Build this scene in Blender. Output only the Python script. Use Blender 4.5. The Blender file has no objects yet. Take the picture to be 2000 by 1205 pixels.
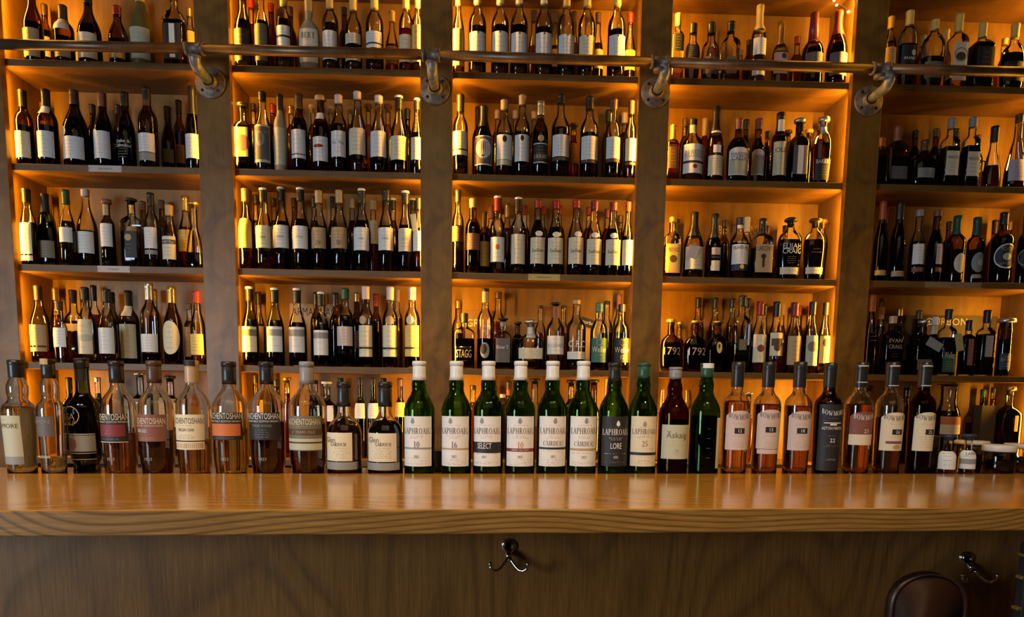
import bpy, bmesh, math, random
from mathutils import Vector, Matrix
PI = math.pi
random.seed(11)
C = bpy.context.scene.collection
SC = bpy.context.scene

# ------------------------------------------------------------------ camera, light, exposure
F, CX, CY = 1333.19, 1000.0, 912.17          # focal length and principal point for the 2000x1205 frame
PITCH, YAW, ROLL = -0.1148, -0.0329, 0.0135
CAM = Vector((1.9669, -2.8632, 0.7421))
cp, sp, cy_, sy_, cr, sr = math.cos(PITCH), math.sin(PITCH), math.cos(YAW), math.sin(YAW), math.cos(ROLL), math.sin(ROLL)
RV = Matrix(((cr, 0, sr), (0, 1, 0), (-sr, 0, cr))) @ Matrix(((1, 0, 0), (0, cp, sp), (0, -sp, cp))) @ Matrix(((cy_, sy_, 0), (-sy_, cy_, 0), (0, 0, 1)))
cam = bpy.data.cameras.new('camera')
camo = bpy.data.objects.new('camera', cam); C.objects.link(camo)
cam.sensor_width = 36.0; cam.lens = F / 2000.0 * 36.0
cam.shift_y = (CY - 602.5) / 2000.0
cam.clip_start = 0.05
right, fwd, up = Vector(RV[0]), Vector(RV[1]), Vector(RV[2])
camo.matrix_world = Matrix(((right.x, up.x, -fwd.x, CAM.x), (right.y, up.y, -fwd.y, CAM.y), (right.z, up.z, -fwd.z, CAM.z), (0, 0, 0, 1)))
SC.camera = camo
SC.view_settings.view_transform = 'Standard'
try: SC.view_settings.look = 'None'
except Exception: pass
SC.view_settings.gamma = 1.0
SC.view_settings.use_curve_mapping = False
SC.view_settings.exposure = 0.0
SC.cycles.use_denoising = True
SC.cycles.max_bounces = 10
SC.cycles.diffuse_bounces = 3
SC.cycles.glossy_bounces = 4
SC.cycles.transmission_bounces = 8
SC.cycles.transparent_max_bounces = 24
SC.cycles.caustics_reflective = False
SC.cycles.caustics_refractive = False
SC.cycles.sample_clamp_indirect = 3.0
SC.cycles.blur_glossy = 0.3

w = bpy.data.worlds.new('dim_room'); SC.world = w; w.use_nodes = True
w.node_tree.nodes['Background'].inputs[0].default_value = (1.0, 0.72, 0.5, 1)
w.node_tree.nodes['Background'].inputs[1].default_value = 0.028

def area(name, loc, target, sx, sy, col, power, spread=PI):
    l = bpy.data.lights.new(name, 'AREA'); l.shape = 'RECTANGLE'; l.size = sx; l.size_y = sy
    l.color = col; l.energy = power; l.spread = spread
    o = bpy.data.objects.new(name, l); C.objects.link(o); o.location = loc
    d = (Vector(target) - Vector(loc)).normalized()
    y = Vector((0, 0, 1)); x = y.cross(-d)
    if x.length < 1e-4: x = Vector((1, 0, 0))
    x.normalize(); y = (-d).cross(x)
    m = Matrix((x, y, -d)).transposed().to_4x4(); m.translation = Vector(loc); o.matrix_world = m
    return o
# daylight through the window in the left wall
area('window_daylight', (-1.75, -4.5, 0.95), (0.9, -1.2, 0.5), 1.1, 1.3, (0.62, 0.82, 1.0), 52, 2.2)
# added soft warm fill from behind the guests, not a fixture of the room
area('warm_fill', (2.4, -4.2, 2.9), (2.2, -1.2, 0.4), 3.5, 1.6, (1.0, 0.70, 0.38), 9)
# warm ceiling downlights over the guests' side of the bar
for x, y in ((0.3, -2.9), (1.5, -3.0), (2.8, -2.9)):
    l = bpy.data.lights.new('ceiling_downlight', 'SPOT'); l.energy = 125; l.color = (1.0, 0.72, 0.42); l.shadow_soft_size = 0.05
    l.spot_size = 1.2; l.spot_blend = 0.9
    o = bpy.data.objects.new('ceiling_downlight', l); C.objects.link(o); o.location = (x, y, 2.75)
    o.rotation_euler = (math.radians(38), 0, 0)

def proj(X, Y, Z):
    c = RV @ (Vector((X, Y, Z)) - CAM)
    return CX + F * c[0] / c[1], CY - F * c[2] / c[1], c[1]
def on_z(u, v, Z):
    d = RV.transposed() @ Vector(((u - CX) / F, 1, (CY - v) / F)); k = (Z - CAM.z) / d.z
    return CAM + d * k
def on_y(u, v, Y):
    d = RV.transposed() @ Vector(((u - CX) / F, 1, (CY - v) / F)); k = (Y - CAM.y) / d.y
    return CAM + d * k
def x_at(u, Y, Z):
    a = proj(0, Y, Z); b = RV @ (Vector((0, Y, Z)) - CAM); k = (u - CX) / F; g = RV @ Vector((1, 0, 0))
    return (k * b[1] - b[0]) / (g[0] - k * g[1])
def z_at(v, X, Y):
    b = RV @ (Vector((X, Y, 0)) - CAM); k = (CY - v) / F; g = RV @ Vector((0, 0, 1))
    return (k * b[1] - b[2]) / (g[2] - k * g[1])

# ------------------------------------------------------------------ helpers
def obj(name, verts, faces, mats, parent=None, smooth=True, midx=None, loc=None):
    me = bpy.data.meshes.new(name); me.from_pydata(verts, [], faces); me.update()
    for m in (mats if isinstance(mats, (list, tuple)) else [mats]): me.materials.append(m)
    if smooth:
        me.shade_smooth()
    if midx:
        me.polygons.foreach_set('material_index', midx)
    o = bpy.data.objects.new(name, me); C.objects.link(o)
    if parent: o.parent = parent
    if loc: o.location = loc
    return o
def tag(o, label=None, cat=None, group=None, kind=None):
    if label: o['label'] = label
    if cat: o['category'] = cat
    if group: o['group'] = group
    if kind: o['kind'] = kind
    return o
def empty(name, loc, rz=0):
    o = bpy.data.objects.new(name, None); C.objects.link(o); o.location = loc; o.rotation_euler = (0, 0, rz); o.empty_display_size = 0.05
    return o
class MB:
    def __init__(s): s.v = []; s.f = []; s.m = []
    def box(s, x0, x1, y0, y1, z0, z1, mi=0):
        b = len(s.v); s.v += [(x0, y0, z0), (x1, y0, z0), (x1, y1, z0), (x0, y1, z0), (x0, y0, z1), (x1, y0, z1), (x1, y1, z1), (x0, y1, z1)]
        s.f += [tuple(b + i for i in q) for q in ((0, 3, 2, 1), (4, 5, 6, 7), (0, 1, 5, 4), (1, 2, 6, 5), (2, 3, 7, 6), (3, 0, 4, 7))]; s.m += [mi] * 6
        return s
    def prism(s, pts, z0, z1, mi=0):
        b = len(s.v); n = len(pts); s.v += [(x, y, z0) for x, y in pts] + [(x, y, z1) for x, y in pts]
        s.f += [tuple(b + i for i in range(n))[::-1], tuple(b + n + i for i in range(n))] + [(b + i, b + (i + 1) % n, b + n + (i + 1) % n, b + n + i) for i in range(n)]
        s.m += [mi] * (n + 2); return s
    def tube(s, pts, r, n=16, mi=0, caps=True):
        pts = [Vector(p) for p in pts]; b = len(s.v); k = len(pts)
        rs = r if isinstance(r, (list, tuple)) else [r] * k
        t0 = (pts[1] - pts[0]).normalized(); a = Vector((0, 0, 1)) if abs(t0.z) < .9 else Vector((1, 0, 0)); nx = t0.cross(a).normalized()
        for i, p in enumerate(pts):
            t = (pts[min(i + 1, k - 1)] - pts[max(i - 1, 0)]).normalized()
            nx = (nx - t * nx.dot(t)).normalized(); ny = t.cross(nx)
            for j in range(n):
                q = p + (nx * math.cos(2 * PI * j / n) + ny * math.sin(2 * PI * j / n)) * rs[i]; s.v.append(tuple(q))
        for i in range(k - 1):
            for j in range(n):
                s.f.append((b + i * n + j, b + i * n + (j + 1) % n, b + (i + 1) * n + (j + 1) % n, b + (i + 1) * n + j)); s.m.append(mi)
        if caps:
            s.f += [tuple(b + j for j in range(n))[::-1], tuple(b + (k - 1) * n + j for j in range(n))]; s.m += [mi, mi]
        return s
    def lathe(s, prof, n=32, mi=0, base=(0, 0, 0)):
        b = len(s.v); k = len(prof)
        for r, z in prof:
            for j in range(n): s.v.append((base[0] + r * math.cos(2 * PI * j / n), base[1] + r * math.sin(2 * PI * j / n), base[2] + z))
        for i in range(k - 1):
            for j in range(n):
                s.f.append((b + i * n + j, b + i * n + (j + 1) % n, b + (i + 1) * n + (j + 1) % n, b + (i + 1) * n + j)); s.m.append(mi)
        s.f += [tuple(b + j for j in range(n))[::-1], tuple(b + (k - 1) * n + j for j in range(n))]; s.m += [mi, mi]
        return s
    def build(s, name, mats, parent=None, smooth=False, loc=None, bevel=0):
        o = obj(name, s.v, s.f, mats, parent, smooth, s.m, loc)
        if bevel:
            m = o.modifiers.new('b', 'BEVEL'); m.width = bevel; m.segments = 2; m.limit_method = 'ANGLE'
        return o

# ------------------------------------------------------------------ materials
MATS = {}
def nodes(name):
    m = bpy.data.materials.new(name); m.use_nodes = True; nt = m.node_tree; nt.nodes.clear()
    out = nt.nodes.new('ShaderNodeOutputMaterial'); return m, nt, out
def L(nt, a, b): nt.links.new(a, b)
def plain(name, col, rough=0.5, metal=0.0, coat=0.0, emit=None, es=0):
    if name in MATS: return MATS[name]
    m, nt, out = nodes(name); p = nt.nodes.new('ShaderNodeBsdfPrincipled')
    p.inputs['Base Color'].default_value = (*col, 1); p.inputs['Roughness'].default_value = rough; p.inputs['Metallic'].default_value = metal
    p.inputs['Coat Weight'].default_value = coat; p.inputs['Coat Roughness'].default_value = 0.08
    if emit: p.inputs['Emission Color'].default_value = (*emit, 1); p.inputs['Emission Strength'].default_value = es
    L(nt, p.outputs[0], out.inputs[0]); MATS[name] = m; return m
def mottled(name, c0, c1, scale, rough=0.5, metal=0.0, bump=0.1):
    m, nt, out = nodes(name); p = nt.nodes.new('ShaderNodeBsdfPrincipled'); N = nt.nodes.new
    tc = N('ShaderNodeTexCoord'); n = N('ShaderNodeTexNoise'); n.inputs['Scale'].default_value = scale; n.inputs['Detail'].default_value = 5
    r = N('ShaderNodeValToRGB'); r.color_ramp.elements[0].color = (*c0, 1); r.color_ramp.elements[1].color = (*c1, 1)
    r.color_ramp.elements[0].position = .35; r.color_ramp.elements[1].position = .65
    L(nt, tc.outputs['Object'], n.inputs['Vector']); L(nt, n.outputs[0], r.inputs[0]); L(nt, r.outputs[0], p.inputs['Base Color'])
    b = N('ShaderNodeBump'); b.inputs['Strength'].default_value = bump; b.inputs['Distance'].default_value = .002
    L(nt, n.outputs[0], b.inputs['Height']); L(nt, b.outputs[0], p.inputs['Normal'])
    p.inputs['Roughness'].default_value = rough; p.inputs['Metallic'].default_value = metal
    L(nt, p.outputs[0], out.inputs[0]); return m
def wood(name, c0, c1, stretch, scale=6.0, rough=0.45, coat=0.0, rings=0.0, ringscale=8, blotch=0.5, ringmap=(1, 1, 1), ringloc=(0, 0, 0), rd=3.0):
    # fine grain (stretched noise) x blotchy figure x optional cathedral rings
    m, nt, out = nodes(name); N = nt.nodes.new; p = N('ShaderNodeBsdfPrincipled')
    tc = N('ShaderNodeTexCoord'); mp = N('ShaderNodeMapping'); mp.inputs['Scale'].default_value = stretch
    L(nt, tc.outputs['Object'], mp.inputs['Vector'])
    n1 = N('ShaderNodeTexNoise'); n1.inputs['Scale'].default_value = scale; n1.inputs['Detail'].default_value = 8; n1.inputs['Roughness'].default_value = .65
    n1.inputs['Distortion'].default_value = .4
    L(nt, mp.outputs[0], n1.inputs['Vector'])
    n2 = N('ShaderNodeTexNoise'); n2.inputs['Scale'].default_value = 5.5; n2.inputs['Detail'].default_value = 4; n2.inputs['Distortion'].default_value = 1.5
    L(nt, tc.outputs['Object'], n2.inputs['Vector'])
    ma = N('ShaderNodeMath'); ma.operation = 'MULTIPLY'; ma.inputs[1].default_value = blotch; L(nt, n2.outputs[0], ma.inputs[0])
    mb = N('ShaderNodeMath'); mb.operation = 'MULTIPLY_ADD'; mb.inputs[1].default_value = 1 - blotch; L(nt, n1.outputs[0], mb.inputs[0]); L(nt, ma.outputs[0], mb.inputs[2])
    src = mb.outputs[0]
    if rings:
        mr = N('ShaderNodeMapping'); mr.inputs['Scale'].default_value = ringmap; mr.inputs['Location'].default_value = ringloc
        L(nt, tc.outputs['Object'], mr.inputs['Vector'])
        wv = N('ShaderNodeTexWave'); wv.wave_type = 'RINGS'; wv.rings_direction = 'SPHERICAL'; wv.wave_profile = 'SAW'
        wv.inputs['Scale'].default_value = ringscale; wv.inputs['Distortion'].default_value = rd; wv.inputs['Detail'].default_value = 3; wv.inputs['Detail Scale'].default_value = .8
        wv.inputs['Detail Roughness'].default_value = .55
        L(nt, mr.outputs[0], wv.inputs['Vector'])
        mc = N('ShaderNodeMath'); mc.operation = 'MULTIPLY_ADD'; mc.inputs[1].default_value = -rings; L(nt, wv.outputs[1], mc.inputs[0]); L(nt, src, mc.inputs[2]); src = mc.outputs[0]
    r = N('ShaderNodeValToRGB'); e = r.color_ramp.elements; e[0].color = (*c0, 1); e[1].color = (*c1, 1); e[0].position = .3 - rings * .6; e[1].position = .68
    L(nt, src, r.inputs[0]); L(nt, r.outputs[0], p.inputs['Base Color'])
    p.inputs['Roughness'].default_value = rough; p.inputs['Coat Weight'].default_value = coat; p.inputs['Coat Roughness'].default_value = .12
    b = N('ShaderNodeBump'); b.inputs['Strength'].default_value = .12; b.inputs['Distance'].default_value = .001; L(nt, src, b.inputs['Height']); L(nt, b.outputs[0], p.inputs['Normal'])
    L(nt, p.outputs[0], out.inputs[0]); return m
def oak(name, c0, c1, axis, stretch, density, amp, rough, coat, fine, dark=.55, off=(0, 0, 0)):
    # growth rings cut lengthwise: density*axis + amp*slow noise, folded into thin dark lines, plus fine pores
    m, nt, out = nodes(name); N = nt.nodes.new; p = N('ShaderNodeBsdfPrincipled'); tc = N('ShaderNodeTexCoord')
    mp = N('ShaderNodeMapping'); mp.inputs['Scale'].default_value = stretch; mp.inputs['Location'].default_value = off; L(nt, tc.outputs['Object'], mp.inputs['Vector'])
    n = N('ShaderNodeTexNoise'); n.inputs['Scale'].default_value = 1.0; n.inputs['Detail'].default_value = 1.2; n.inputs['Roughness'].default_value = .35; L(nt, mp.outputs[0], n.inputs['Vector'])
    d = N('ShaderNodeVectorMath'); d.operation = 'DOT_PRODUCT'; d.inputs[1].default_value = [a * density for a in axis]; L(nt, tc.outputs['Object'], d.inputs[0])
    a = N('ShaderNodeMath'); a.operation = 'MULTIPLY_ADD'; a.inputs[1].default_value = amp; L(nt, n.outputs[0], a.inputs[0]); L(nt, d.outputs['Value'], a.inputs[2])
    fr = N('ShaderNodeMath'); fr.operation = 'FRACT'; L(nt, a.outputs[0], fr.inputs[0])
    r = N('ShaderNodeValToRGB'); e = r.color_ramp.elements; e[0].position = 0; e[0].color = (dark, dark, dark, 1); e[1].position = .35; e[1].color = (1, 1, 1, 1)
    q = e.new(.8); q.color = (.95, .95, .95, 1); q = e.new(.97); q.color = (dark, dark, dark, 1); L(nt, fr.outputs[0], r.inputs[0])
    m2 = N('ShaderNodeMapping'); m2.inputs['Scale'].default_value = fine; L(nt, tc.outputs['Object'], m2.inputs['Vector'])
    f = N('ShaderNodeTexNoise'); f.inputs['Scale'].default_value = 4; f.inputs['Detail'].default_value = 7; f.inputs['Roughness'].default_value = .7; L(nt, m2.outputs[0], f.inputs['Vector'])
    cr = N('ShaderNodeValToRGB'); cr.color_ramp.elements[0].color = (*c0, 1); cr.color_ramp.elements[1].color = (*c1, 1); cr.color_ramp.elements[0].position = .3; cr.color_ramp.elements[1].position = .7
    L(nt, f.outputs[0], cr.inputs[0])
    mx = N('ShaderNodeMix'); mx.data_type = 'RGBA'; mx.blend_type = 'MULTIPLY'; mx.inputs[0].default_value = 1; L(nt, cr.outputs[0], mx.inputs[6]); L(nt, r.outputs[0], mx.inputs[7])
    L(nt, mx.outputs[2], p.inputs['Base Color']); p.inputs['Roughness'].default_value = rough; p.inputs['Coat Weight'].default_value = coat; p.inputs['Coat Roughness'].default_value = .1
    b = N('ShaderNodeBump'); b.inputs['Strength'].default_value = .1; b.inputs['Distance'].default_value = .0008; L(nt, f.outputs[0], b.inputs['Height']); L(nt, b.outputs[0], p.inputs['Normal'])
    L(nt, p.outputs[0], out.inputs[0]); return m
def glass(code):
    k = 'glass_' + code
    if k in MATS: return MATS[k]
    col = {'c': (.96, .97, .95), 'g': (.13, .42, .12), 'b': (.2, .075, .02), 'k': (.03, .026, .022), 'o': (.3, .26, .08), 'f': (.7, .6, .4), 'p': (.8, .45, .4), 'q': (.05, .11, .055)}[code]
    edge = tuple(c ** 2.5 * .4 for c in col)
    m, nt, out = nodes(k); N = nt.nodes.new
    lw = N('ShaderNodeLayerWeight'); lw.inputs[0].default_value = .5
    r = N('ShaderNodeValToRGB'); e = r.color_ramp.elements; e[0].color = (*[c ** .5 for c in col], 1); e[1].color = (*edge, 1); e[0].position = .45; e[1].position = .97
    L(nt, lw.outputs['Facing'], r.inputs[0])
    t = N('ShaderNodeBsdfTransparent'); L(nt, r.outputs[0], t.inputs[0])
    g = N('ShaderNodeBsdfGlossy'); g.inputs['Roughness'].default_value = .06 if code not in 'of' else .35
    fr = N('ShaderNodeFresnel'); fr.inputs[0].default_value = 1.5
    mx = N('ShaderNodeMixShader'); L(nt, fr.outputs[0], mx.inputs[0]); L(nt, t.outputs[0], mx.inputs[1]); L(nt, g.outputs[0], mx.inputs[2])
    last = mx
    if code in 'of':
        d = N('ShaderNodeBsdfDiffuse'); d.inputs[0].default_value = (*[c * .7 for c in col], 1)
        m2 = N('ShaderNodeMixShader'); m2.inputs[0].default_value = .6; L(nt, mx.outputs[0], m2.inputs[1]); L(nt, d.outputs[0], m2.inputs[2]); last = m2
    L(nt, last.outputs[0], out.inputs[0]); MATS[k] = m; return m
def glass_hi(code):
    k = 'thick_glass_' + code
    if k in MATS: return MATS[k]
    col = {'c': (.985, .99, .98), 'g': (.36, .55, .26), 'b': (.45, .28, .14)}[code]
    m, nt, out = nodes(k); g = nt.nodes.new('ShaderNodeBsdfGlass'); g.inputs['Color'].default_value = (*col, 1); g.inputs['IOR'].default_value = 1.5; g.inputs['Roughness'].default_value = .015
    L(nt, g.outputs[0], out.inputs[0]); MATS[k] = m; return m
def spirit_hi(code):
    k = 'bright_spirit_' + code
    if k in MATS: return MATS[k]
    col = {'d': (.34, .16, .07), 'a': (.82, .62, .36), 'h': (.86, .76, .42), 'r': (.66, .42, .24), 'p': (.93, .9, .72), 'n': (.12, .05, .02)}[code]
    m, nt, out = nodes(k); g = nt.nodes.new('ShaderNodeBsdfGlass'); g.inputs['Color'].default_value = (*col, 1); g.inputs['IOR'].default_value = 1.33
    L(nt, g.outputs[0], out.inputs[0]); MATS[k] = m; return m
def liquid(code):
    k = 'spirit_' + code
    if k in MATS: return MATS[k]
    col = {'d': (.16, .042, .008), 'a': (.62, .22, .04), 'h': (.8, .5, .12), 'r': (.5, .10, .018), 'p': (.88, .8, .4), 'n': (.035, .012, .004)}[code]
    m, nt, out = nodes(k); N = nt.nodes.new
    g = N('ShaderNodeBsdfRefraction'); g.inputs['Color'].default_value = (*col, 1); g.inputs['IOR'].default_value = 1.3; g.inputs['Roughness'].default_value = 0.02
    t = N('ShaderNodeBsdfTransparent'); t.inputs[0].default_value = (*[c * c for c in col], 1)
    mx = N('ShaderNodeMixShader'); mx.inputs[0].default_value = .25; L(nt, g.outputs[0], mx.inputs[1]); L(nt, t.outputs[0], mx.inputs[2])
    gl = N('ShaderNodeBsdfGlossy'); gl.inputs['Roughness'].default_value = .08
    m2 = N('ShaderNodeMixShader'); m2.inputs[0].default_value = .04; L(nt, mx.outputs[0], m2.inputs[1]); L(nt, gl.outputs[0], m2.inputs[2])
    L(nt, m2.outputs[0], out.inputs[0]); MATS[k] = m; return m
PAL = {'w': (.78, .78, .76), 'c': (.74, .66, .47), 'k': (.018, .017, .017), 'x': (.28, .28, .27), 't': (.48, .33, .17), 'o': (.62, .42, .12), 'n': (.09, .045, .025),
       'y': (.82, .55, .14), 'g': (.02, .09, .05), 'r': (.3, .02, .015), 's': (.6, .6, .58), 'm': (.2, .025, .03), 'u': (.02, .035, .07), 'p': (.62, .5, .46), 'e': (.5, .5, .36),
       'l': (.5, .44, .5), 'v': (.05, .16, .12), 'z': (.6, .16, .04), 'b': (.22, .08, .06), 'j': (.17, .15, .10), 'i': (.12, .1, .1)}
def paper(c): return plain('paper_' + c, PAL[c], .6)
def capm(c):
    return plain('cap_' + c, PAL[c], .35 if c not in 'so' else .3, .85 if c in 'so' else 0)

# ------------------------------------------------------------------ lettering
# a serif alphabet drawn as thick and thin strokes: l x0 y0 x1 y1 w | a cx cy rx ry deg0 deg1 | s x y len
G = {
'A': (.78, 'l .1 0 .4 1 .05;l .37 1 .66 0 .15;l .2 .36 .56 .36 -.05;s .1 0 .2;s .66 0 .24'),
'B': (.66, 'l .16 0 .16 1 .14;a .3 .75 .24 .25 -90 90;a .3 .26 .3 .26 -90 90;l .16 1 .32 1 -.05;l .16 .5 .32 .5 -.05;l .16 0 .32 0 -.05;s .16 0 .22;s .16 1 .22'),
'C': (.72, 'a .42 .5 .36 .5 50 310;l .66 .7 .66 .95 .05;l .66 .08 .66 .2 .04'),
'D': (.76, 'l .16 0 .16 1 .14;a .3 .5 .4 .5 -90 90;l .16 1 .3 1 -.05;l .16 0 .3 0 -.05;s .16 0 .22;s .16 1 .22'),
'E': (.62, 'l .16 0 .16 1 .14;l .16 .98 .56 .98 -.05;l .16 .5 .44 .5 -.05;l .16 .02 .58 .02 -.05;l .55 .8 .55 1 .04;l .57 0 .57 .22 .04;s .16 0 .22;s .16 1 .22'),
'G': (.76, 'a .42 .5 .36 .5 50 325;l .66 .7 .66 .95 .05;l .64 .02 .64 .42 .12;s .62 .42 .26'),
'H': (.82, 'l .17 0 .17 1 .14;l .65 0 .65 1 .14;l .17 .5 .65 .5 -.05;s .17 0 .26;s .17 1 .26;s .65 0 .26;s .65 1 .26'),
'I': (.36, 'l .18 0 .18 1 .14;s .18 0 .28;s .18 1 .28'),
'K': (.78, 'l .17 0 .17 1 .14;l .22 .42 .6 1 .05;l .32 .55 .66 0 .15;s .17 0 .26;s .17 1 .26;s .6 1 .2;s .68 0 .22'),
'L': (.62, 'l .16 0 .16 1 .14;l .16 .02 .56 .02 -.05;l .56 0 .56 .26 .05;s .16 0 .24;s .16 1 .26'),
'M': (.95, 'l .15 0 .15 1 .05;l .17 1 .46 .05 .13;l .48 .05 .76 1 .05;l .8 0 .8 1 .14;s .15 0 .22;s .13 1 .2;s .8 0 .26;s .82 1 .2'),
'N': (.82, 'l .15 0 .15 1 .05;l .17 1 .64 0 .14;l .67 0 .67 1 .05;s .15 0 .22;s .13 1 .2;s .67 1 .22'),
'O': (.8, 'a .4 .5 .36 .5 0 360'),
'P': (.64, 'l .16 0 .16 1 .14;a .3 .73 .28 .27 -90 90;l .16 1 .32 1 -.05;l .16 .46 .32 .46 -.05;s .16 0 .26;s .16 1 .22'),
'R': (.74, 'l .16 0 .16 1 .14;a .3 .74 .26 .26 -90 90;l .16 1 .32 1 -.05;l .16 .48 .32 .48 -.05;l .32 .48 .62 0 .14;s .16 0 .24;s .16 1 .22;s .64 0 .2'),
'S': (.58, 'a .3 .75 .21 .25 45 270;a .28 .26 .23 .26 -140 90;l .5 .72 .5 .95 .04;l .07 .05 .07 .28 .04'),
'T': (.7, 'l .35 0 .35 1 .14;l .04 .975 .66 .975 -.05;l .05 .78 .05 1 .04;l .65 .78 .65 1 .04;s .35 0 .26'),
'U': (.8, 'l .15 .3 .15 1 .14;l .65 .3 .65 1 .05;a .4 .3 .28 .3 180 360;s .15 1 .24;s .65 1 .2'),
'F': (.6, 'l .16 0 .16 1 .14;l .16 .98 .56 .98 -.05;l .16 .5 .44 .5 -.05;l .55 .8 .55 1 .04;s .16 0 .24'),
'V': (.78, 'l .1 1 .38 0 .14;l .4 0 .66 1 .05;s .1 1 .24;s .66 1 .2'),
'W': (1.05, 'l .1 1 .32 0 .13;l .33 0 .52 .8 .05;l .5 .8 .7 0 .13;l .71 0 .92 1 .05;s .1 1 .24;s .5 1 .2;s .92 1 .2'),
'Y': (.74, 'l .1 1 .37 .45 .13;l .38 .45 .62 1 .05;l .37 0 .37 .45 .13;s .1 1 .22;s .63 1 .2;s .37 0 .26'),
'0': (.6, 'a .3 .5 .25 .5 0 360'), '1': (.42, 'l .22 0 .22 1 .13;s .22 0 .3;l .08 .82 .2 .98 .05'),
'2': (.58, 'a .28 .74 .22 .25 -40 160;l .46 .6 .08 .05 .1;l .06 .03 .52 .03 -.08;l .52 0 .52 .18 .04'),
'3': (.56, 'a .26 .74 .21 .25 -90 150;a .27 .27 .24 .27 -150 90'),
'5': (.56, 'l .12 .5 .14 1 .05;l .14 .97 .48 .97 -.08;a .26 .32 .25 .31 -150 115'),
'6': (.58, 'a .3 .3 .24 .3 0 360;a .46 .4 .4 .6 110 180'), '8': (.58, 'a .29 .76 .19 .24 0 360;a .29 .27 .24 .28 0 360'),
'7': (.52, 'l .06 .97 .46 .97 -.08;l .48 .97 .2 0 .1;l .06 .8 .06 1 .04'), '9': (.58, 'a .28 .7 .24 .3 0 360;a .12 .6 .4 .6 -70 0'),
'c': (.6, 'a .34 .35 .28 .35 50 310'), '-': (.5, 'l .05 .4 .42 .4 -.05'), ' ': (.35, ''), '.': (.25, 'l .08 .04 .16 .04 -.1')}
def serif(text, wscale=1.0):
    V, Fc, x0 = [], [], 0.0
    def quad(p): b = len(V); V.extend(p); Fc.append((b, b + 1, b + 2, b + 3))
    for ch in text:
        acc = ch in '\u00c0\u00c1'
        wd, st = G.get('A' if acc else ch, (.35, ''))
        if acc: quad([(x0 + .2, 1.22), (x0 + .4, 1.08), (x0 + .47, 1.12), (x0 + .3, 1.28)])
        for s in filter(None, st.split(';')):
            q = s.split(); a = [float(t) for t in q[1:]]
            if q[0] == 'l':
                X0, Y0, X1, Y1, wdt = a
                if wdt < 0: h = -wdt / 2; quad([(x0 + X0, Y0 - h), (x0 + X1, Y1 - h), (x0 + X1, Y1 + h), (x0 + X0, Y0 + h)])
                else: h = wdt / 2; quad([(x0 + X0 - h, Y0), (x0 + X0 + h, Y0), (x0 + X1 + h, Y1), (x0 + X1 - h, Y1)])
            elif q[0] == 's':
                X, Y, ln = a; y0, y1 = (0, .05) if Y < .5 else (.95, 1.0)
                quad([(x0 + X - ln / 2, y0), (x0 + X + ln / 2, y0), (x0 + X + ln / 2, y1), (x0 + X - ln / 2, y1)])
            else:
                cx, cy, rx, ry, d0, d1 = a; n = max(4, int(abs(d1 - d0) / 20)); pr = None
                for i in range(n + 1):
                    t = math.radians(d0 + (d1 - d0) * i / n); c, sn = math.cos(t), math.sin(t)
                    th = .045 + .10 * abs(c) ** 1.5
                    p = ((x0 + cx + rx * c, cy + ry * sn), (x0 + cx + max(0, rx - th) * c, cy + (ry - .055) * sn))
                    if pr: quad([pr[0], p[0], p[1], pr[1]])
                    pr = p
        x0 += wd + .06
    W = x0 - .06
    return [((x - W / 2) * wscale, y) for x, y in V], Fc, W * wscale
TXT = {}
def sans(text):
    if text in TXT: return TXT[text]
    cu = bpy.data.curves.new('t', 'FONT'); cu.body = text; cu.size = 1; cu.align_x = 'CENTER'; cu.resolution_u = 2
    o = bpy.data.objects.new('t', cu); C.objects.link(o)
    me = bpy.data.meshes.new_from_object(o.evaluated_get(bpy.context.evaluated_depsgraph_get()))
    V = [(v.co.x, v.co.y) for v in me.vertices]; Fc = [tuple(p.vertices) for p in me.polygons]
    bpy.data.objects.remove(o); bpy.data.curves.remove(cu); bpy.data.meshes.remove(me)
    h = max([y for x, y in V] + [.01]); W = (max(x for x, y in V) - min(x for x, y in V)) if V else 1
    TXT[text] = ([(x / h, y / h) for x, y in V], Fc, W / h); return TXT[text]

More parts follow.
